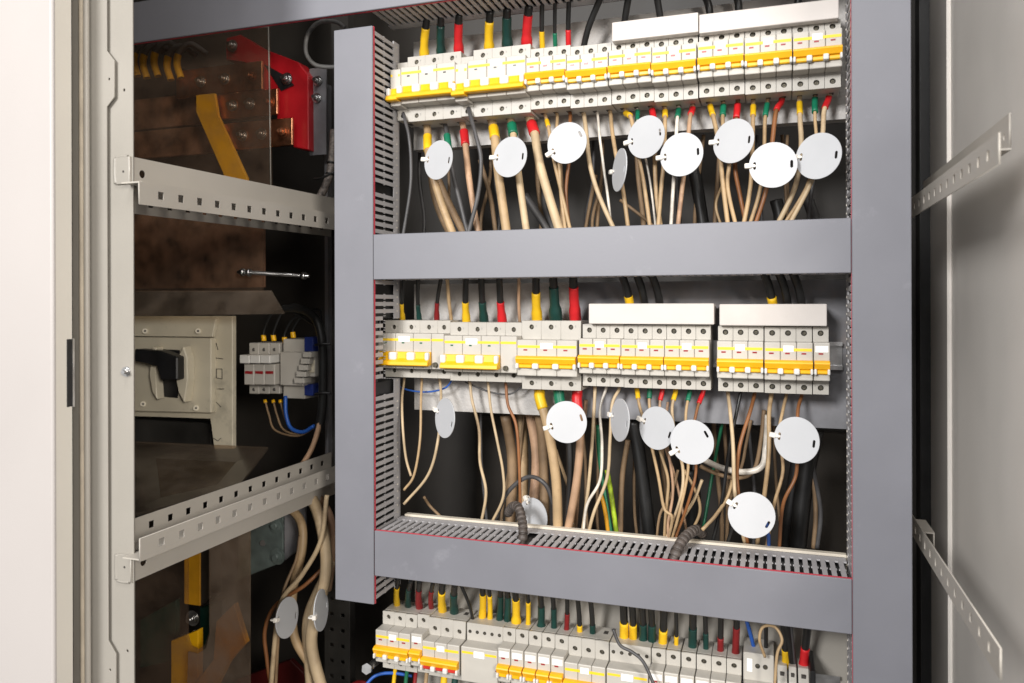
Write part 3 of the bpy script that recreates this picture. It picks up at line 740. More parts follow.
# middle row, from above
up('M1', 0, (404, 278), .0026, 'yellow', L=.032, flare=1.7); up('M1', 1, (418, 278), .0028, 'dgreen', L=.030, flare=1.4); up('M1', 2, (441, 278), .0028, 'dred', L=.034, flare=1.5)
up('M2', 0, (466, 276), .0042, 'yellow', L=.036); up('M2', 1, (481, 276), .0046, 'dgreen', L=.036); up('M2', 2, (499, 276), .0046, 'red', L=.036)
up('M3', 0, (536, 274), .0052, 'yellow', L=.048, flare=1.45); up('M3', 1, (553, 274), .0056, 'dgreen', L=.056, flare=1.6); up('M3', 2, (573, 274), .0056, 'red', L=.056, flare=1.45)
up('MA1', 0, (447, 276), .0026, None, 'tan'); up('MA2', 0, (519, 274), .0022, None, 'tan3')
for i, (x, sl, wh) in enumerate(((627, 'yellow', 'left'), (642, None, 'middle'), (657, 'dred', 'right'), (770, 'yellow', 'left'), (785, 'dgreen', 'middle'), (799, 'dred', 'right'))):
    a = P(x - 8, 268, .985); m_ = P(x, 290, 1.0); t = P(x + 5, 318, 1.02)
    cv = 'left' if i < 3 else 'right'
    cable('black cable dipping behind the %s middle-row cover, %s of its three' % (cv, wh), [a, m_, t], .0050, 'black_w', GUP, [(sl, .042, .062, 1.15)] if sl == 'yellow' else [])
# middle row, below
dn('M1', 0, [(402, 400), (403, 430), (406, 458), (411, 476)], .0022, 'tan2', Y=.985)
dn('M1', 1, [(421, 400), (420, 440), (414, 475), (404, 490)], .0022, 'tan', Y=.985)
dn('M1', 2, [(441, 400), (438, 440), (428, 475), (404, 504)], .0024, 'tan2', Y=.985)
dn('M2', 0, [(472, 400), (479, 430), (480, 462), (486, 492), (481, 524, 1.028)], .0026, 'tan2', Y=1.02)
dn('M2', 1, [(491, 410), (497, 440), (503, 472), (503, 498), (491, 524, 1.028)], .0024, 'tan2', Y=1.02)
dn('M2', 2, [(508, 405), (516, 425), (519, 460), (521, 530, 1.028)], .0026, 'brown', Y=1.02)
dn('M3', 0, [(540, 399), (548, 428), (556, 480), (558, 535, 1.028)], .0074, 'tan', 'yellow', .006, .034, 1.12, Y=1.02)
dn('M3', 1, [(560, 402), (568, 430), (570, 480), (566, 535, 1.032)], .0050, 'black_w', 'green', .006, .030, 1.65, Y=1.024)
dn('M3', 2, [(577, 402), (580, 440), (576, 485), (567, 535, 1.028)], .0060, 'tan3', 'red', .006, .034, 1.3, Y=1.018)
dn('M4', 0, [(594, 410), (592, 445), (588, 490), (582, 535, 1.028)], .0028, 'tan2', Y=1.018)
dn('M4', 1, [(600, 410), (602, 445), (600, 480), (587, 505), (583, 535, 1.028)], .0024, 'white_w', Y=1.015)
dn('M4', 2, [(612, 405), (610, 440), (607, 478), (594, 512), (588, 535, 1.028)], .0026, 'tan2', Y=1.01)
dn('M5', 0, [(640, 408), (650, 440), (658, 475), (664, 508), (672, 518), (667, 545, 1.03)], .0024, 'tan', 'yellow', .006, .022, 1.6, Y=1.0)
dn('M5', 1, [(650, 410), (660, 450), (668, 480), (666, 510), (664, 545, 1.03)], .0024, 'tan', 'green', .004, .020, 1.6, Y=1.01)
dn('M5', 2, [(660, 410), (668, 450), (673, 490), (668, 525), (670, 545, 1.03)], .0022, 'tan3', 'red', .005, .022, 1.7, Y=1.01)
dn('M6', 0, [(672, 410), (676, 440), (683, 470), (680, 500), (664, 545, 1.03)], .0024, 'tan2', 'yellow', .004, .022, 1.6, Y=1.0)
dn('M6', 1, [(686, 412), (686, 440), (688, 470), (680, 510), (670, 545, 1.03)], .0022, 'tan', 'green', .006, .022, 1.7, Y=1.0)
dn('M6', 2, [(697, 410), (692, 440), (696, 470), (689, 500), (673, 545, 1.03)], .0022, 'brown', 'red', .004, .026, 1.7, Y=1.0)
dn('M7', 0, [(730, 410), (733, 445), (734, 480), (736, 500), (745, 545, 1.03)], .0028, 'tan2', Y=.985)
dn('M7', 1, [(737, 410), (729, 450), (722, 500), (712, 545, 1.03)], .0026, 'black_w', Y=1.02)
dn('M7', 2, [(750, 412), (740, 445), (737, 475), (740, 505), (748, 545, 1.03)], .0028, 'brown', Y=.995)
dn('M8', 0, [(769, 415), (769, 450), (765, 490), (757, 545, 1.03)], .0032, 'tan', Y=.995)
dn('M8', 1, [(783, 410), (779, 435), (783, 470), (774, 505), (766, 550, 1.03)], .0024, 'tan', Y=.99)
dn('M8', 2, [(798, 410), (797, 440), (796, 475), (783, 505), (779, 552, 1.03)], .0026, 'brown', Y=.99)

# bottom row, from above
seq = [('B1', 0, (398.5, 577), .0034, 'yellow', 1.35), ('B1', 1, (411, 580), .0034, 'dgreen', 1.4), ('B1', 2, (420, 580), .0038, 'dred', 1.4), ('B2', 0, (433, 582), .003, 'dred', 1.3),
       ('B3', 0, (443, 580), .0046, 'yellow', 1.35), ('B3', 1, (455, 583), .0046, 'dgreen', 1.4)]
for k, p, t, r, sl, fl in seq: up(k, p, t, r, sl, L=.050, Y=.985, flare=fl)
def upx(xb, yb, xt, yt, r, sl, lab, m='black_w', L=.036, fl=1.3, Y=.99):
    a = P(xb, yb, 1.027); c = P(xt, yt, Y)
    f = lambda q: r * (fl if q < .4 else 1.15)
    r *= .84
    cable(lab, [a, a.lerp(c, .5) + Vector((0, .004, 0)), c], r, m, GUP, [(sl, .001, L, f)] if sl else [])
upx(482, 624, 482, 578, .0050, 'yellow', 'thick yellow sleeved cable into the left blank relay module, left of two', L=.055)
upx(490, 626, 488, 578, .0036, 'yellow', 'thinner yellow sleeved cable into the left blank relay module, right of two', L=.055)
upx(499, 626, 500, 580, .0044, 'dgreen', 'dark green sleeved cable into the left blank relay module, left of two', L=.055)
upx(507, 627, 507, 580, .0044, 'dgreen', 'dark green sleeved cable into the left blank relay module, right of two', L=.055)
upx(516, 632, 514.5, 582, .0056, 'yellow', 'thick yellow sleeved cable into the first of five narrow bottom-row breakers', L=.058, fl=1.5)
upx(528, 633, 527, 584, .0034, 'yellow', 'thin yellow sleeved cable into the second of five narrow bottom-row breakers', L=.055)
upx(541, 635, 540, 586, .0050, 'dgreen', 'dark green sleeved cable into the third of five narrow bottom-row breakers', L=.050, fl=1.5)
upx(554, 637, 552, 588, .0040, 'dgreen', 'dark green sleeved cable into the fourth of five narrow bottom-row breakers', L=.050)
upx(566, 640, 567, 590, .0036, 'dred', 'dark red sleeved cable into the last of five narrow bottom-row breakers', L=.046)
upx(580, 643, 577, 592, .0040, 'yellow', 'yellow tipped black cable into the right red-band breaker', L=.030, fl=1.4)
upx(593, 645, 590, 594, .0042, 'dgreen', 'dark green tipped black cable into the right red-band breaker', L=.034, fl=1.4)
upx(624, 647, 623, 598, .0062, 'yellow', 'fat yellow sleeved cable into the right blank relay module, left of two', L=.042, fl=1.2)
upx(633, 648, 632, 600, .0054, 'yellow', 'fat yellow sleeved cable into the right blank relay module, right of two', L=.040, fl=1.2)
upx(643, 650, 642, 602, .0052, 'dgreen', 'dark green sleeved cable into the right blank relay module, left of two', L=.044)
upx(652, 651, 651, 603, .0052, 'dgreen', 'dark green sleeved cable into the right blank relay module, right of two', L=.044)
upx(662, 655, 664, 605, .0058, 'yellow', 'thick yellow sleeved cable into the first of six narrow bottom-row breakers', L=.042, fl=1.35)
upx(676, 657, 676, 606, .0030, 'yellow', 'thin yellow tipped cable into the second of six narrow bottom-row breakers', L=.034, fl=1.4)
upx(692, 659, 693, 608, .0056, 'dgreen', 'dark green sleeved cable into the third of six narrow bottom-row breakers', L=.052)
upx(706, 661, 705, 610, .0036, 'dgreen', 'thin dark green sleeved cable into the fourth of six narrow bottom-row breakers', L=.046)
upx(720, 662, 721, 612, .0042, 'dred', 'red sleeved cable into the fifth of six narrow bottom-row breakers', L=.040, fl=1.25)
upx(735, 665, 737, 612, .0046, 'dred', 'red sleeved cable into the last of six narrow bottom-row breakers', L=.062, fl=1.3)
upx(757, 660, 744, 612, .0030, None, 'blue cable into the white contactor box', 'blue_w')
upx(766, 660, 766, 615, .0030, 'bluemod' if False else None, 'black cable into the white contactor box', 'black_w')
upx(786.5, 668, 783, 615, .0048, 'yellow', 'yellow tipped black cable into the left grey terminal block', L=.028, fl=1.3)
upx(793, 672, 786, 616, .0050, None, 'black cable into the middle grey terminal block', 'black_w')
upx(795, 676, 790, 616, .0028, None, 'grey cable beside the middle grey terminal block', 'grey_w')
upx(803, 671, 809, 617, .0056, 'red', 'red tipped black cable into the right grey terminal block', L=.036, fl=1.35)
cable('thin beige cable looped around the contactor box', [P(765, 657, .985), P(759.5, 640, .98), P(763, 627, .98), P(775, 627, .975), P(782, 640, .97), P(777, 655, .968), P(774.5, 690, .968)], .0018, 'tan')
cable('loose grey cable with bare metal tip lying over the right relay module', [P(613, 629, .97), P(620, 645, .968), P(632, 652, .966), P(644, 663, .962), P(657, 692, .955)], .0021, 'grey_w', None, [('steel', 0, .014, .8)])
cable('black cable between the red-band breaker and relay module, bottom row', [P(460, 583, .99), P(469, 604, 1.0), P(473, 620, 1.015)], .0024, 'black_w')
for i, (x, m_, lab) in enumerate(((396, 'yellow', 'yellow cable under the left end of the bottom row'), (408, 'green_w', 'green cable under the left end of the bottom row'), (417, 'dred', 'red cable under the left end of the bottom row'), (428, 'tan', 'beige cable under the left end of the bottom row'), (446, 'yellow', 'thick yellow cable under the left red-band breaker'), (457, 'dgreen', 'dark green cable under the left red-band breaker'))):
    cable(lab, [P(x, 664, 1.012), P(x - 2, 680, 1.01), P(x - 4, 705, 1.0)], .003 if i < 4 else .005, m_)

# background cables (in the dark behind the plates)
bgs = [((430, 170, 1.09), (437, 205, 1.1), (455, 245, 1.08), .0055, 'dtan', 'dusty brown cable in the dark below the leftmost wide breaker'),
       ((436, 175, 1.1), (452, 210, 1.1), (470, 245, 1.1), .0060, 'dtan', 'second dusty brown cable in the dark below the leftmost wide breaker'),
       ((548, 180, 1.12), (545, 205, 1.12), (560, 245, 1.1), .0055, 'grey_w', 'dark grey cable slanting behind the second wide breaker cables'),
       ((525, 195, 1.1), (540, 218, 1.1), (556, 245, 1.1), .0055, 'grey_w', 'dark grey cable slanting low behind the wide breaker cables'),
       ((596, 175, 1.1), (590, 205, 1.1), (583, 245, 1.1), .0030, 'dtan', 'thin brown cable crossing behind the second uncovered breaker'),
       ((601, 185, 1.1), (598, 210, 1.1), (596, 245, 1.1), .0030, 'dtan', 'thin brown upright cable behind the second uncovered breaker'),
       ((690, 150, 1.1), (697, 185, 1.1), (706, 245, 1.1), .0085, 'black_w', 'thick black cable hanging behind the short cover breakers'),
       ((776, 200, 1.12), (780, 220, 1.12), (774, 245, 1.12), .0085, 'black_w', 'thick black cable behind the middle breaker under long cover'),
       ((808, 200, 1.12), (815, 220, 1.12), (822, 245, 1.12), .0075, 'grey_w', 'dark grey cable behind the rightmost tag of the top row'),
       ((505, 415, 1.09), (512, 460, 1.1), (510, 530, 1.09), .0080, 'dtan', 'thick dusty cable left of the wide breaker bundle, middle bay'),
       ((530, 410, 1.1), (537, 460, 1.1), (531, 530, 1.09), .0085, 'tan3', 'thick pinkish cable behind the wide breaker bundle, middle bay'),
       ((538, 405, 1.08), (543, 450, 1.09), (545, 530, 1.08), .0075, 'dtan', 'thick dusty cable close behind the wide breaker bundle, middle bay'),
       ((521, 410, 1.12), (523, 460, 1.12), (522, 530, 1.1), .0085, 'tan', 'thick beige cable deep behind the wide breaker bundle, middle bay'),
       ((598, 425, 1.06), (600, 460, 1.06), (613, 545, 1.05), .0032, 'green_w', 'green cable rising beside the edge-on tag, middle bay'),
       ((607, 470, 1.05), (612, 500, 1.05), (618, 545, 1.05), .0034, 'gy_w', 'green-yellow earth cable behind the lower cross duct'),
       ((601, 495, 1.05), (605, 510, 1.05), (610, 545, 1.05), .0030, 'amber', 'amber cable beside the green-yellow earth cable'),
       ((628, 440, 1.08), (622, 480, 1.08), (620, 545, 1.07), .0038, 'dtan', 'brown cable behind the edge-on tag, middle bay'),
       ((633, 420, 1.09), (640, 460, 1.09), (651, 545, 1.09), .0095, 'black_w', 'thick black cable slanting behind the centre breaker, middle bay'),
       ((690, 470, 1.1), (694, 500, 1.1), (692, 545, 1.1), .0095, 'black_w', 'thick black cable behind the wrapped cable, middle bay'),
       ((727, 400, 1.07), (715, 460, 1.09), (703, 530, 1.07), .0022, 'green_w', 'thin dark green cable behind the crossing beige cables'),
       ((815, 430, 1.1), (805, 480, 1.1), (797, 550, 1.1), .0115, 'black_w', 'thick black cable beside the right tag, middle bay'),
       ((800, 450, 1.12), (793, 490, 1.12), (785, 550, 1.12), .0090, 'black_w', 'second thick black cable beside the right tag, middle bay'),
       ((470, 60, 1.04), (476, 75, 1.045), (478, 90, 1.05), .0022, 'gy_w', 'thin yellow-green cable peeping above the leftmost wide breaker'),
       ((740, 505, 1.0), (735, 520, 1.01), (726, 548, 1.03), .0024, 'black_w', 'thin black cable left of the lowest tag'),
       ((765, 520, 1.0), (768, 530, 1.01), (769, 552, 1.03), .0024, 'blue_w', 'thin blue cable right of the lowest tag')]
for a, c, d, r, m_, lab in bgs: cable(lab, [P(*a), P(*c), P(*d)], r, m_, 'cables in the dark behind the rows')
cable('thick white cable curving sideways below the first covered breaker, middle bay', [P(702, 459, 1.03), P(722, 468, 1.03), P(745, 472, 1.03), P(762, 466, 1.03), P(766, 445, 1.04), P(768, 415, 1.04)], .0040, 'white_w')
cable('beige cable curving sideways just under the thick white one, middle bay', [P(700, 466, 1.04), P(718, 474, 1.04), P(738, 478, 1.04), P(754, 470, 1.05), P(761, 440, 1.05), P(764, 410, 1.05)], .0028, 'dtan')
cable('thin beige cable bowing from the wrapped cable, middle bay', [P(702, 530, 1.0), P(716, 515, 1.01), P(728, 495, 1.03), P(735, 465, 1.05), P(744, 430, 1.06)], .0024, 'tan')
cable('blue-grey cable arching over the small hidden tag, middle bay', [P(495, 520, 1.03), P(508, 492, 1.03), P(528, 477, 1.025), P(545, 484, 1.02), P(554, 505, 1.03)], .0030, 'grey_w')
cable('thin blue cable sagging under the leftmost middle-row breaker', [P(391, 377, 1.035), P(402, 388, 1.03), P(425, 392, 1.03), P(445, 388, 1.03), P(453, 378, 1.03)], .0013, 'blue_w')
cable('thin grey cable sagging below the two button modules', [P(465, 382, 1.035), P(490, 392, 1.03), P(510, 394, 1.03), P(524, 385, 1.03)], .0013, 'grey_w')
cable('beige cable end lying behind the lower duct at left', [P(424, 497, 1.05), P(430, 506, 1.06), P(440, 516, 1.06)], .0022, 'dtan')

for a, c, d, e, r, m_, lab in (
    ((668, 402, 1.03), (664, 440, 1.03), (676, 480, 1.035), (690, 548, 1.04), .0018, 'tan3', 'thin pinkish cable threading behind the two overlapping tags'),
    ((684, 470, 1.02), (696, 492, 1.02), (700, 512, 1.025), (690, 535, 1.03), .0020, 'tan', 'thin beige cable curling above the right wrapped cable'),
    ((678, 470, 1.03), (671, 495, 1.03), (660, 515, 1.03), (656, 548, 1.04), .0018, 'dtan', 'thin brown cable curling below the overlapping tags'),
    ((702, 480, 1.01), (694, 500, 1.015), (682, 520, 1.02), (668, 548, 1.035), .0020, 'tan2', 'thin pale cable fanning out below the right overlapping tag'),
    ((751, 420, 1.05), (746, 445, 1.05), (742, 465, 1.05), (730, 500, 1.055), .0020, 'dtan', 'thin brown cable dropping behind the thick white curve'),
    ((586, 400, 1.045), (582, 440, 1.05), (578, 490, 1.05), (574, 545, 1.05), .0030, 'tan3', 'pinkish cable behind the wide breaker cables, right edge'),
    ((480, 160, 1.09), (490, 195, 1.09), (494, 220, 1.09), (497, 245, 1.09), .0035, 'dtan', 'dim brown cable between the two wide breakers, upper bay'),
    ((640, 160, 1.06), (648, 190, 1.06), (655, 215, 1.06), (660, 245, 1.06), .0020, 'black_w', 'thin black cable behind the short cover cables'),
    ((620, 200, 1.05), (640, 215, 1.05), (655, 228, 1.05), (668, 245, 1.05), .0022, 'dtan', 'thin brown cable slanting low behind the edge-on upper tag'),
    ((722, 185, 1.04), (716, 205, 1.04), (721, 225, 1.04), (728, 245, 1.04), .0018, 'tan', 'thin beige cable curling beside the long cover cables'),
    ((398, 400, 1.06), (399, 440, 1.08), (395, 480, 1.08), (399, 530, 1.08), .0030, 'black_w', 'black cable in the dark beside the left duct, middle bay'),
    ((556, 450, 1.06), (566, 480, 1.06), (574, 505, 1.05), (572, 545, 1.05), .0024, 'tan', 'thin beige cable crossing behind the thick wide-breaker cables')):
    cable(lab, [P(*a), P(*c), P(*d), P(*e)], r, m_, 'loose thin cables in the bays')

for bay, (xa, xb, ya, yb_, n) in (('upper', (412, 838, 135, 246, 16)), ('middle', (480, 830, 400, 548, 16))):
    for k in range(n):
        x = xa + (xb - xa) * (k + random.random()) / n; d = random.uniform(-12, 12); Yk = random.uniform(1.085, 1.16)
        cable('dim thin brown strand in the dark behind the %s bay cables' % bay, [P(x, ya, Yk), P(x + d * .4 + random.uniform(-4, 4), ya + (yb_ - ya) * .4, Yk), P(x + d * .8 + random.uniform(-4, 4), ya + (yb_ - ya) * .75, Yk), P(x + d, yb_, Yk)], random.uniform(.0018, .0036), 'dtan' if k % 3 else 'grey_w', 'dim strands behind the %s bay' % bay)

# wrapped bundles through the lower duct
def wrapped(pts, r, lab):
    path = smooth_path(pts, 12)
    o = MB().tube(path, r, 10, raw=True).build('wrapped_cable', 'wrap'); tag(o, lab, 'cable', 'wrapped cables through the duct slots')
    b = MB(); tot = sum((q - p).length for p, q in zip(path, path[1:])); s = .003
    while s < tot - .005:
        b.tube(subpath(path, s, s + .0055), lambda q: r * (1.12 + .14 * math.sin(math.pi * q)), 10, raw=True); s += .0072
    b.build('spiral_wrap', 'wrap', o)
wrapped([P(508, 514, 1.03), P(512, 507, 1.01), P(518, 507, .995), P(522, 520, .978), P(523, 536, .962), P(520, 545, .962)], .0052, 'dark wrapped cable bending over the lower duct, left of two')
wrapped([P(703, 534, 1.03), P(697, 530, 1.01), P(690, 533, .99), P(682, 541, .972), P(676, 553, .958), P(673, 562, .955)], .0056, 'dark wrapped cable bending over the lower duct, right of two')

# ------------------------------------------------------------------ cable tags
TAGM = None
def slot(cx, cy, a, w=.0016, h=.0046):
    pts = []
    for k in range(5): pts.append((w * math.cos(math.pi * k / 4), h - w + w * math.sin(math.pi * k / 4)))
    for k in range(5): pts.append((-w * math.cos(math.pi * k / 4), -h + w - w * math.sin(math.pi * k / 4)))
    return [(cx + x * math.cos(a) - y * math.sin(a), cy + x * math.sin(a) + y * math.cos(a)) for x, y in pts]
GTAG = 'round white cable tags'
proto_tag = None
def ctag(px, py, Y, ratio, side, roll, lab, r=.0268, tint=None):
    """ratio = seen width / height; side +1 turns the tag's face to the left, -1 to the right"""
    global proto_tag
    if proto_tag is None:
        t = thing('cable_tag', lab, 'cable tag', (0, 0, 0), GTAG)
        MB().flat(circle(0, 0, .0268, 48), [slot(.0205, 0, 0), slot(-.0205, 0, 0)], .0014, XZ).build('disc', 'tag', t, False)
        b = MB().box(-.0318, -.0242, -.0042, .0012, -.0029, .0029, .0008)           # tie head
        b.box(-.0290, -.0198, -.0022, -.0008, -.0017, .0017, .0004)
        b.tube([(-.0202, -.0016, 0), (-.0204, .002, .0), (-.024, .0065, 0), (-.029, .006, 0), (-.0305, .002, 0), (-.030, -.001, 0)], .0013, 6)
        b.build('cable_tie', 'tie', t, False)
        proto_tag = t
    else: t = dup(proto_tag, lab)
    c = P(px, py, Y)
    az = math.atan2(-c.x, c.y)            # turn so the disc faces the camera
    t.location = c
    t.rotation_euler = (Matrix.Rotation(az - side * math.acos(min(1, ratio)), 4, 'Z') @ Matrix.Rotation(R(-4), 4, 'X') @ Matrix.Rotation(roll, 4, 'Y')).to_euler()
    s = r / .0268; t.scale = (s, s, s)
ctag(438.5, 160, .962, .70, 1, R(8), 'turned white tag below the leftmost wide breaker, top row')
ctag(510, 157, .962, .82, 1, R(4), 'white tag below the second wide breaker, top row')
ctag(567, 143, .960, .93, 1, R(-28), 'tilted white tag below the first uncovered breaker, top row')
ctag(619.5, 170, .955, .32, 1, R(4), 'white tag seen nearly edge-on in the upper bay')
ctag(646, 137, .966, .84, 1, R(-8), 'white tag below the left breaker under the short cover')
ctag(681.5, 154.5, .955, .95, 1, R(-4), 'white tag below the right breaker under the short cover')
ctag(733.5, 141, .966, .88, 1, R(4), 'white tag below the left breaker under the long cover')
ctag(773, 165, .95, 1.0, 1, R(0), 'white tag below the middle breaker under the long cover, lowest of the upper bay')
ctag(818.5, 156, .955, .92, 1, R(4), 'rightmost white tag of the upper bay, beside the right duct')
ctag(445, 418, .965, .48, 1, R(18), 'narrow-looking turned tag below the leftmost middle-row breaker')
ctag(566.5, 422, .965, .97, 1, R(-18), 'white tag over the thick cables of the wide middle-row breaker')
ctag(620, 420, .965, .42, 1, R(6), 'tag seen nearly edge-on in the middle bay, left of two overlapping tags')
ctag(657, 428, .975, .80, 1, R(18), 'left one of two overlapping tags in the middle bay')
ctag(692, 442, .955, .95, 1, R(-32), 'right one of two overlapping tags in the middle bay')
ctag(796.5, 440, .96, .93, 1, R(6), 'white tag below the second breaker under the right cover')
ctag(751.5, 515, .955, 1.0, 1, R(28), 'lowest white tag of the middle bay, just above the lower duct')
ctag(533, 517, 1.05, .75, 1, R(60), 'partly hidden tag behind the left wrapped cable')

# ------------------------------------------------------------------ left compartment
def pane(poly, Y, th, lab, m='perspex'):
    pts = [P(x, y, Y) for x, y in poly]
    o = MB().prism(pts, (0, th, 0)).build('clear_sheet', m)
    tag(o, lab, 'clear sheet')
    # bright polished edge
    return o, pts
o, pts = pane([(100, 43), (268.5, 26.6), (271, 200), (100, 190)], 1.02, .004, 'smoky clear sheet in front of the busbars, upper left')
b = MB()
b.tube([pts[0], pts[1]], .0009, 6, raw=True); b.tube([pts[1], pts[2]], .0009, 6, raw=True); b.build('polished_edge', 'perspex_edge', o)

# red stepped insulator
root = thing('busbar_insulator', 'red stepped insulating block holding copper busbars', 'insulator', P(290, 100, 1.06))
poly = [(226, 38), (240, 34.5), (262, 48), (298, 62), (308, 75), (308.5, 150), (293, 147), (291, 122), (277, 122), (276, 96), (262, 96), (261, 72), (245, 61), (226, 60)]
MB().prism([P(x, y, 1.06) for x, y in poly], (0, .028, 0), .0012).build('body', 'redblock', root)
MB().prism([P(x, y, 1.0585) for x, y in ((264, 64), (284, 75), (294, 85), (281, 91))], (0, .001, 0)).build('recess', 'black', root)
for x, y in ((232.5, 46), (287, 79)):
    q = MB(); bolt(q, P(x, y, 1.058), .0062); q.build('bolt', 'steel', root)
root = thing('end_plate', 'galvanised side plate with two bolts beside the red insulator', 'bracket', P(316, 110, 1.075))
MB().box(P(309.5, 100, 1.075).x, P(326, 100, 1.075).x, 1.075, 1.078, P(316, 155, 1.075).z, P(316, 68, 1.075).z).build('plate', 'galv', root)
for x, y in ((318, 81), (317, 98)):
    q = MB(); bolt(q, P(x, y, 1.074), .005); q.build('bolt', 'steel', root)
for i, (x0, x1, y0, y1, lab) in enumerate(((176, 262, 71, 89, 'top copper busbar leading to the red insulator'), (214, 277, 95, 114, 'middle copper busbar leading to the red insulator'), (222, 292, 124, 145, 'lowest copper busbar leading to the red insulator'))):
    Yb_ = 1.050 - .004 * i
    rt = thing('busbar', lab, 'busbar', P(x1, y0, Yb_), 'copper busbars')
    a = P(x0, y0, Yb_); c = P(x1, y1, Yb_)
    MB().box(a.x, c.x, Yb_, Yb_ + .006, c.z, a.z, .0008).build('bar', 'copper' if i else 'copper', rt)
    for fxx in (.88, .58, .30):
        q = MB(); bolt(q, (a.x + (c.x - a.x) * fxx, Yb_, (a.z + c.z) / 2), .0060); q.build('bolt', 'copper' if fxx > .8 else 'steel', rt)
tag(MB().prism([P(x, y, 1.035) for x, y in ((196, 95), (214.5, 93), (217, 115), (247, 178), (247, 196), (232, 196), (222, 170), (203, 127), (196, 112))], (0, .006, 0), .0008).build('flexible_busbar', 'yellow_lever'), 'bent flat yellow insulated busbar behind the smoky sheet', 'busbar')
for i, (x, y) in enumerate(((138, 58), (147, 60), (158, 58), (171, 62), (181, 60))):
    col = cable('%s of five curved yellow-sleeved cables at the upper left' % ['leftmost', 'second', 'third', 'fourth', 'rightmost'][i],
          [P(x, y + 18, 1.034), P(x - 4, y + 4, 1.032), P(x - 1, y - 9, 1.034), P(x + 10, y - 16, 1.042), P(x + 26, y - 6, 1.06)], .0046, 'conduit', 'yellow sleeved cables at the upper left', [('yellow_lever', 0, .040, 1.25)])
# dark copper mass in the shade
for i, (x0, x1, y0, y1, lab) in enumerate(((133, 262, 100, 118, 'dusty busbar in the shade, upper of two'), (133, 250, 132, 150, 'dusty busbar in the shade, lower of two'))):
    a = P(x0, y0, 1.10); c = P(x1, y1, 1.10)
    tag(MB().box(a.x, c.x, 1.10, 1.108, c.z, a.z, .001).build('busbar', 'copperdirty'), lab, 'busbar', 'copper busbars')
# conduit loop and braided hose
cable('grey corrugated conduit loop above the left upright duct', [P(345, 28, .985), P(336, 22, .985), P(320, 22, .985), P(308, 34, .985), P(306, 52, .985), P(314, 64, .985), P(328, 67, .99), P(345, 66, 1.0)], .0032, 'conduit', None)
rt = cable('braided grey hose beside the left duct, above the upper rail', [P(334, 130, 1.06), P(332, 160, 1.055), P(328, 180, 1.05), P(318, 200, 1.045), P(305, 215, 1.04)], .0062, 'braid', None, [('black_w', .052, .055, 1.15), ('black_w', .070, .0725, 1.12)])
MB().tube([P(314, 179, 1.04), P(322, 178, 1.035), P(334, 172, 1.035)], .0018, 6).build('cable_tie', 'black_w', rt)

# second bay: dusty sheet, rod, lip strip
pane([(120, 205), (264, 222), (262, 292), (120, 292)], 1.06, .004, 'dark dusty clear sheet below the upper left rail', 'perspex')
tag(MB().box(P(133, 250, 1.13).x, P(262, 250, 1.13).x, 1.13, 1.14, P(190, 288, 1.13).z, P(190, 212, 1.13).z).build('busbar', 'copperdirty'), 'wide dusty copper busbar behind the dark sheet', 'busbar')
root = thing('threaded_rod', 'horizontal threaded rod with nuts below the upper left rail', 'threaded rod', P(276, 274, 1.05))
a, c = P(238, 272, 1.045), P(309, 276, 1.045)
b = MB().cyl(a, c, .0028, 10); d = (c - a).normalized(); s = .004
while s < (c - a).length - .004:
    b.cyl(a + d * s, a + d * (s + .0009), .0033, 10); s += .0022
b.build('rod', 'steel', root)
for t in (.07, .16, .93):
    MB().cyl(a + d * ((c - a).length * t - .003), a + d * ((c - a).length * t + .003), .0062, 6).build('nut', 'steel', root)
tag(MB().prism([P(120, 291, 1.02), P(270, 291, 1.02), P(283.5, 314, 1.0), P(120, 316, 1.0)], (0, .004, .001)).build('clear_sheet', 'perspex_dusty'), 'brownish translucent strip above the big switch', 'clear sheet')

# big switch disconnector
root = thing('switch_disconnector', 'large grey switch disconnector with black rotary handle', 'switch', P(170, 380, 1.06))
Ys = 1.06
def pb(mb, x0, x1, y0, y1, Y, d, bev=.001):
    a = P(x0, y0, Y); c = P(x1, y1, Y); mb.box(a.x, c.x, Y, Y + d, c.z, a.z, bev); return mb
b = MB().m('greyplastic')
# frame ring with an open window at the lower left
fr = [P(120, 316, Ys), P(232.5, 316, Ys), P(232.5, 449, Ys), P(214, 449, Ys), P(211, 418, Ys), P(120, 416, Ys)]
b.prism(fr, (0, .010, 0), .001)
b.build('frame', None, root)
b = MB().m('greyplastic')
A = [P(120, 337, Ys - .012), P(211, 338, Ys - .012), P(211, 413, Ys - .012), P(120, 411, Ys - .012)]
b.prism(A, (0, .0125, 0), .0012).build('face_plate', None, root)
b = MB(); b.prism([P(120, 318, Ys - .006), P(216, 318, Ys - .006), P(212, 337, Ys - .012), P(120, 336, Ys - .012)], (0, .007, 0), .0006).build('top_bevel', 'greyplastic', root)
for x, y in ((145, 331), (198, 331), (143, 404), (196, 408)):
    MB().m('greyplastic').cyl(P(x, y, Ys - .010), P(x, y, Ys - .0155), .0045, 14).m('hole').cyl(P(x, y, Ys - .0154), P(x, y, Ys - .0158), .002, 6).build('cover_screw', None, root)
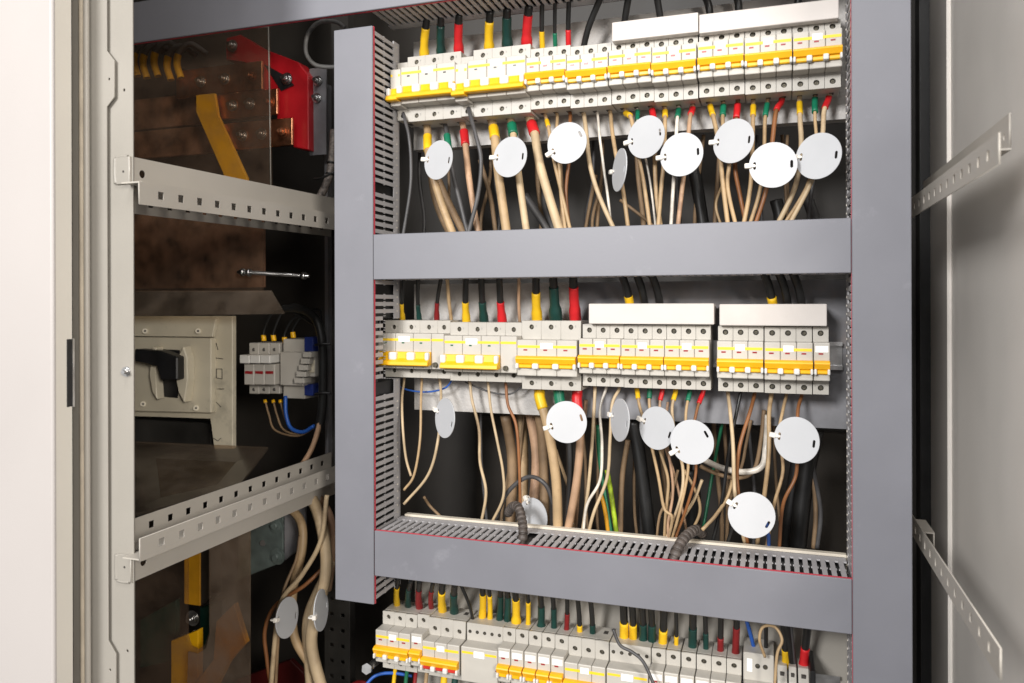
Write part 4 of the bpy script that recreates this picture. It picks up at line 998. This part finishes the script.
# handle recess: two curved cheeks
MB().prism([P(x, y, Ys - .0125) for x, y in ((157, 349), (180, 350), (178, 398), (157, 396))], (0, -.0012, 0)).build('handle_recess', 'black', root)
b = MB()
for q in ([(183, 346), (187, 358), (187.5, 380), (184, 403), (178, 392), (175, 375), (177, 358)], [(152, 346), (156, 348), (155, 375), (157, 400), (152, 392), (149, 375)]):
    b.prism([P(x, y, Ys - .030) for x, y in q], (0, .018, 0), .0015)
b.build('handle_guard', 'greyplastic', root)
MB().prism([P(x, y, Ys - .046) for x, y in ((134, 349), (160, 351), (177, 357), (177, 380), (160, 380), (158, 365), (134, 361))], (0, .022, 0), .002).build('handle', 'black', root)
# lettering-like marks on the frame: on/off symbols
b = MB()
def stroke(p, q): b.tube([P(*p, Ys - .0003), P(*q, Ys - .0003)], .0006, 5, raw=True)
stroke((216, 343), (218, 350)); stroke((216, 358), (223, 359)); stroke((216.5, 369), (222, 369)); stroke((222, 369), (222, 379)); stroke((222, 379), (216.5, 378)); stroke((216.5, 378), (216.5, 369)); stroke((217, 389), (224, 389)); stroke((216, 402), (221, 407)); stroke((213, 438), (218, 441)); stroke((218, 441), (221, 438))
b.build('frame_marks', 'blackmetal', root)
pb(MB(), 120, 211, 418, 448, 1.10, .02).build('lower_housing', 'blackmetal', root)
# dusty horizontal sheet below the switch
tag(MB().prism([P(120, 443, 1.04), P(268, 449.5, 1.06), P(236, 492, .90), P(120, 520, .82)], (0, 0, .004)).build('clear_sheet', 'perspex_dusty'), 'dusty clear shelf sheet under the big switch', 'clear sheet')

# small fused switch with terminal blocks
root = thing('fuse_switch', 'small white three-pole fused switch with red windows', 'fuse switch', P(270, 365, 1.10))
Yf = 1.09
def pbox(x0, x1, y0, y1, Y, d, m_, name, bev=.001): 
    return pb(MB(), x0, x1, y0, y1, Y, d, bev).build(name, m_, root)
for k in range(3):
    x0 = 249 + k * 10.3; x1 = x0 + 10
    pbox(x0, x1, 343, 394, Yf, .05, 'plastic', 'pole_body')
    pbox(x0 - 5, x1 - 5, 364, 385, Yf - .024, .03, 'plastic', 'pole_front')
    pbox(x0 - 9.5, x1 - 9.8, 355, 363.5, Yf - .034, .03, 'knob', 'fuse_handle')
    pbox(x0 - 4.2, x1 - 6.5, 371, 374, Yf - .0246, .001, 'ind_red', 'fuse_window', 0)
    for y in (349.5, 389.5):
        MB().cyl(P(x0 + 5, y, Yf + .001), P(x0 + 5, y, Yf - .0006), .0030, 12).build('terminal_screw', 'hole', root)
pbox(280, 303, 352, 386, Yf - .018, .05, 'plastic', 'side_body'); pbox(283, 305, 339, 399, Yf - .004, .045, 'plastic', 'side_body')
root = thing('terminal_block', 'white stepped terminal block with blue insert beside the fused switch', 'terminal block', P(305, 365, 1.08))
pbox(304, 313, 337, 352, 1.085, .03, 'bluemod', 'blue_insert'); pbox(304, 313, 384, 396, 1.085, .03, 'bluemod', 'blue_insert')
b = MB()
for k in range(5): pb(b, 294 + k * 2.2, 304 + k * 1.8, 378 - k * 6.5, 383.5 - k * 6.5, 1.062, .02, .0004)
b.build('clamp_stack', 'plastic', root)
pbox(306, 315, 355, 377, 1.075, .02, 'plastic', 'clip_body'); pbox(309, 314.5, 360, 373, 1.0735, .002, 'greyplastic', 'clip_window')
root = None
fcol = ['yellow_lever', 'yellow_lever', 'yellow_lever', 'yellow_lever']
for i, (x, y, xt, yt, lab) in enumerate(((264, 341, 268, 312, 'left yellow-tipped black cable into the fused switch'), (274, 341, 280, 308, 'second yellow-tipped black cable into the fused switch'), (285, 343, 290, 316, 'yellow-tipped black cable into the white terminal block, left'), (293.5, 338, 300, 312, 'yellow-tipped black cable into the white terminal block, right'))):
    cable(lab, [P(x, y, 1.10), P(x, y - 10, 1.10), P(xt + 4, yt + 2, 1.10), P(xt + 20, yt - 2, 1.10), P(322, 330, 1.09)], .0020, 'black_w', 'black cables over the fused switch', [('yellow_lever', .0, .010, 2.1)])
cable('thick black cable bundle curving down beside the fused switch', [P(284, 309, 1.10), P(300, 309, 1.09), P(315, 318, 1.08), P(322, 340, 1.075), P(323, 375, 1.075), P(322, 410, 1.075), P(318, 432, 1.075)], .0072, 'black_w')
cable('bright blue cable under the fused switch', [P(285.5, 396, 1.085), P(286, 414, 1.08), P(291, 428, 1.078), P(303, 432, 1.075), P(314, 426, 1.072)], .0032, 'blue_w')
for i, (x, lab) in enumerate(((265, 'left thin beige cable under the fused switch'), (273, 'middle thin beige cable under the fused switch'), (280, 'right thin beige cable under the fused switch'))):
    cable(lab, [P(x, 400, 1.095), P(x + 4, 415, 1.09), P(x + 10, 430 - i, 1.085), P(297, 436 - i * 2, 1.08), P(314, 428, 1.075)], .0017, 'dtan', 'thin cables under the fused switch', [('yellow_lever', 0, .005, 1.8)])
cable('beige cable rising from the lower rail beside the fused switch', [P(300, 468, 1.06), P(311, 450, 1.065), P(318, 430, 1.07), P(320, 415, 1.075)], .0042, 'tan3')
b = MB()
pl = thing('cable_clamp', 'black cable ties round the bundle beside the fused switch', 'cable tie', P(322, 380, 1.07))
for y in (345, 394):
    MB().tube([P(315, y, 1.066), P(322, y - 1, 1.064), P(331, y - 1, 1.07)], .0019, 6).build('tie', 'black', pl)

# lower left bay
def poly_th(name, poly, Y, d, m_, lab, cat, group=None, bev=.0008):
    return tag(MB().prism([P(x, y, Y) for x, y in poly], (0, d, 0), bev).build(name, m_), lab, cat, group)
# sheet with a U-shaped cut-out
Yq = .96
pts2 = [(120, 540), (187, 540), (187, 636), (190, 646), (197, 650), (205, 645), (209, 632), (209, 535), (249, 520), (249, 720), (120, 720)]
poly_th('clear_sheet', pts2, Yq, .004, 'perspex', 'clear sheet with a U-shaped cut-out, lower left', 'clear sheet', None, 0)
poly_th('clear_sheet', [(209.5, 535), (249.5, 520), (249.5, 720), (186, 720), (188, 652), (197, 654), (206, 648), (209.5, 634)], Yq - .006, .003, 'perspex_dusty', 'dusty clear strip right of the U-shaped cut-out, lower left', 'clear sheet', None, 0)
poly_th('switch_housing', [(184, 530), (200, 527), (200, 606), (184, 604)], 1.02, .03, 'amber', 'upright amber block seen through the cut-out of the dusty sheet', 'insulator')
poly_th('switch_housing', [(200.3, 527), (209, 524), (209, 600), (200.3, 606)], 1.022, .03, 'blackmetal', 'dark block beside the upright amber block', 'insulator')
poly_th('phase_busbar', [(171, 641), (198, 630), (198, 720), (171, 720)], .99, .012, 'yellow_lever', 'yellow painted busbar at the bottom left behind the clear sheet', 'busbar', 'painted busbars')
poly_th('phase_busbar', [(216, 622), (234, 604), (246, 643), (228, 662), (207, 705), (188, 712), (190, 690), (214, 660)], .985, .010, 'yellow_lever', 'bent yellow painted busbar at the lower left', 'busbar', 'painted busbars')
poly_th('phase_busbar', [(140, 620), (176, 600), (176, 660), (140, 668)], 1.06, .010, 'dgreen', 'dark green painted busbar behind the dusty sheet', 'busbar', 'painted busbars')
poly_th('phase_busbar', [(200, 608), (222, 600), (222, 650), (200, 655)], 1.05, .010, 'dgreen', 'dark green painted busbar right of the amber block', 'busbar', 'painted busbars')
poly_th('phase_busbar', [(236, 680), (290, 660), (330, 700), (236, 720)], 1.12, .010, 'maroon', 'dark red painted busbar low behind the beige cables', 'busbar', 'painted busbars')
b = MB(); bolt(b, P(193, 618, 1.045), .008); tag(b.build('bolt', 'steel'), 'zinc bolt below the upright amber block', 'bolt')
root = thing('teal_bracket', 'teal-grey bracket plate with two round bolts under the lower left rail', 'bracket', P(265, 550, 1.06))
MB().prism([P(x, y, 1.06) for x, y in ((238, 530), (283, 505), (283, 562), (238, 580))], (0, .006, 0), .001).build('plate', 'teal', root)
MB().prism([P(x, y, 1.0595) for x, y in ((284, 505), (305, 495), (305, 545), (284, 561))], (0, .006, 0), .001).build('side_plate', 'galv', root)
for x, y in ((277, 525), (278, 556)):
    q = MB(); bolt(q, P(x, y, 1.058), .0085, h=.004); q.build('bolt', 'teal', root)
MB().cyl(P(263, 543, 1.0605), P(263, 543, 1.058), .005, 14).build('hole', 'hole', root)
GC = 'thick beige cables at the lower left'
cable('thickest beige cable sweeping down at the lower left', [P(296, 480, 1.02), P(315, 505, 1.01), P(325, 545, 1.0), P(325, 580, .99), P(314, 620, .985), P(312, 650, .985), P(325, 700, .985)], .0088, 'tan2', GC)
cable('beige cable bending left of the thickest one, lower left', [P(280, 500, 1.04), P(300, 520, 1.03), P(302, 550, 1.02), P(293, 590, 1.01), P(294, 635, 1.0), P(310, 665, 1.0), P(330, 700, 1.0)], .0068, 'tan', GC)
cable('beige cable between the two tags at the lower left', [P(333, 560, 1.03), P(318, 590, 1.02), P(307, 620, 1.01), P(308, 655, 1.0), P(311, 700, 1.0)], .0068, 'tan2', GC)
cable('thin pale cable crossing the thick ones at the lower left', [P(327, 495, 1.0), P(321, 540, .99), P(302, 575, .985), P(283, 598, .98), P(276, 630, .98), P(270, 700, .98)], .0036, 'tan2', GC)
cable('thin orange-brown cable bowing left of the lower left tags', [P(326, 565, 1.02), P(305, 585, 1.0), P(276, 605, .99), P(265, 630, .985), P(267, 660, .985), P(274, 705, .985)], .0030, 'brown', GC)
cable('thin grey-brown cable beside the left tag, lower left', [P(300, 535, 1.02), P(296, 560, 1.01), P(284, 590, .99), P(279, 625, .985), P(275, 700, .985)], .0024, 'dtan', GC)
cable('outermost beige cable hugging the left upright duct', [P(318, 495, 1.03), P(331, 520, 1.03), P(332, 560, 1.03), P(328, 590, 1.03)], .0058, 'tan3', GC)
ctag(287, 617.5, .965, .55, -1, R(14), 'white tag hanging at the lower left, left of two', r=.0285)
ctag(321, 610, .965, .34, -1, R(2), 'white tag seen nearly edge-on at the lower left', r=.0285)
# bolt and blue wire under the bottom row
root = thing('clamp_bolt', 'zinc bolt sticking out below the left end of the bottom row', 'bolt', P(372, 667, 1.0))
MB().m('steel').cyl(P(378, 660, 1.03), P(368, 668, .98), .0055, 12).build('shank', None, root); MB().m('steel').cyl(P(368, 668, .98), P(366.5, 669, .974), .0078, 6).build('nut', None, root)
cable('blue cable sagging below the left end of the bottom row', [P(362, 690, .99), P(375, 676, 1.0), P(392, 673, 1.01), P(412, 676, 1.02)], .0024, 'blue_w')
cable('dark red cable at the bottom edge left of the bottom row', [P(345, 690, 1.1), P(360, 682, 1.1), P(380, 690, 1.1)], .0030, 'dred')

# ------------------------------------------------------------------ light
w = bpy.data.worlds.new('World'); S.world = w; w.use_nodes = True
bg = w.node_tree.nodes['Background']; bg.inputs[0].default_value = (1.0, .97, .93, 1); bg.inputs[1].default_value = .30
def area(name, loc, aim, size, power, col):
    l = bpy.data.lights.new(name, 'AREA'); l.shape = 'DISK'; l.size = size; l.energy = power; l.color = col
    o = bpy.data.objects.new(name, l); COL.objects.link(o); o.location = loc
    o.rotation_euler = (Vector(aim) - Vector(loc)).to_track_quat('-Z', 'Y').to_euler()
area('key_lamp', (-.95, -2.2, 1.0), (.05, 1, 0), .7, 118, (1.0, .985, .97))
area('fill_lamp', (-.16, -1.8, 1.45), (-.2, 1, 0), .50, 16, (1.0, .985, .965))
area('room_lamp', (-.1, -.35, 1.85), (-.15, 1, -.2), .7, 18, (1.0, .97, .945))
area('side_lamp', (1.5, -1.2, .5), (-.8, 1.1, 0), .6, 54, (1.0, .94, .86))
S.view_settings.view_transform = 'Standard'; S.view_settings.look = 'None'; S.view_settings.exposure = -.13; S.view_settings.gamma = 1
S.render.engine = 'CYCLES'
S.cycles.max_bounces = 6; S.cycles.transparent_max_bounces = 16
S.cycles.use_denoising = True
for o in list(bpy.data.objects):
    if o.type == 'MESH' and o.data.users == 0: bpy.data.objects.remove(o)
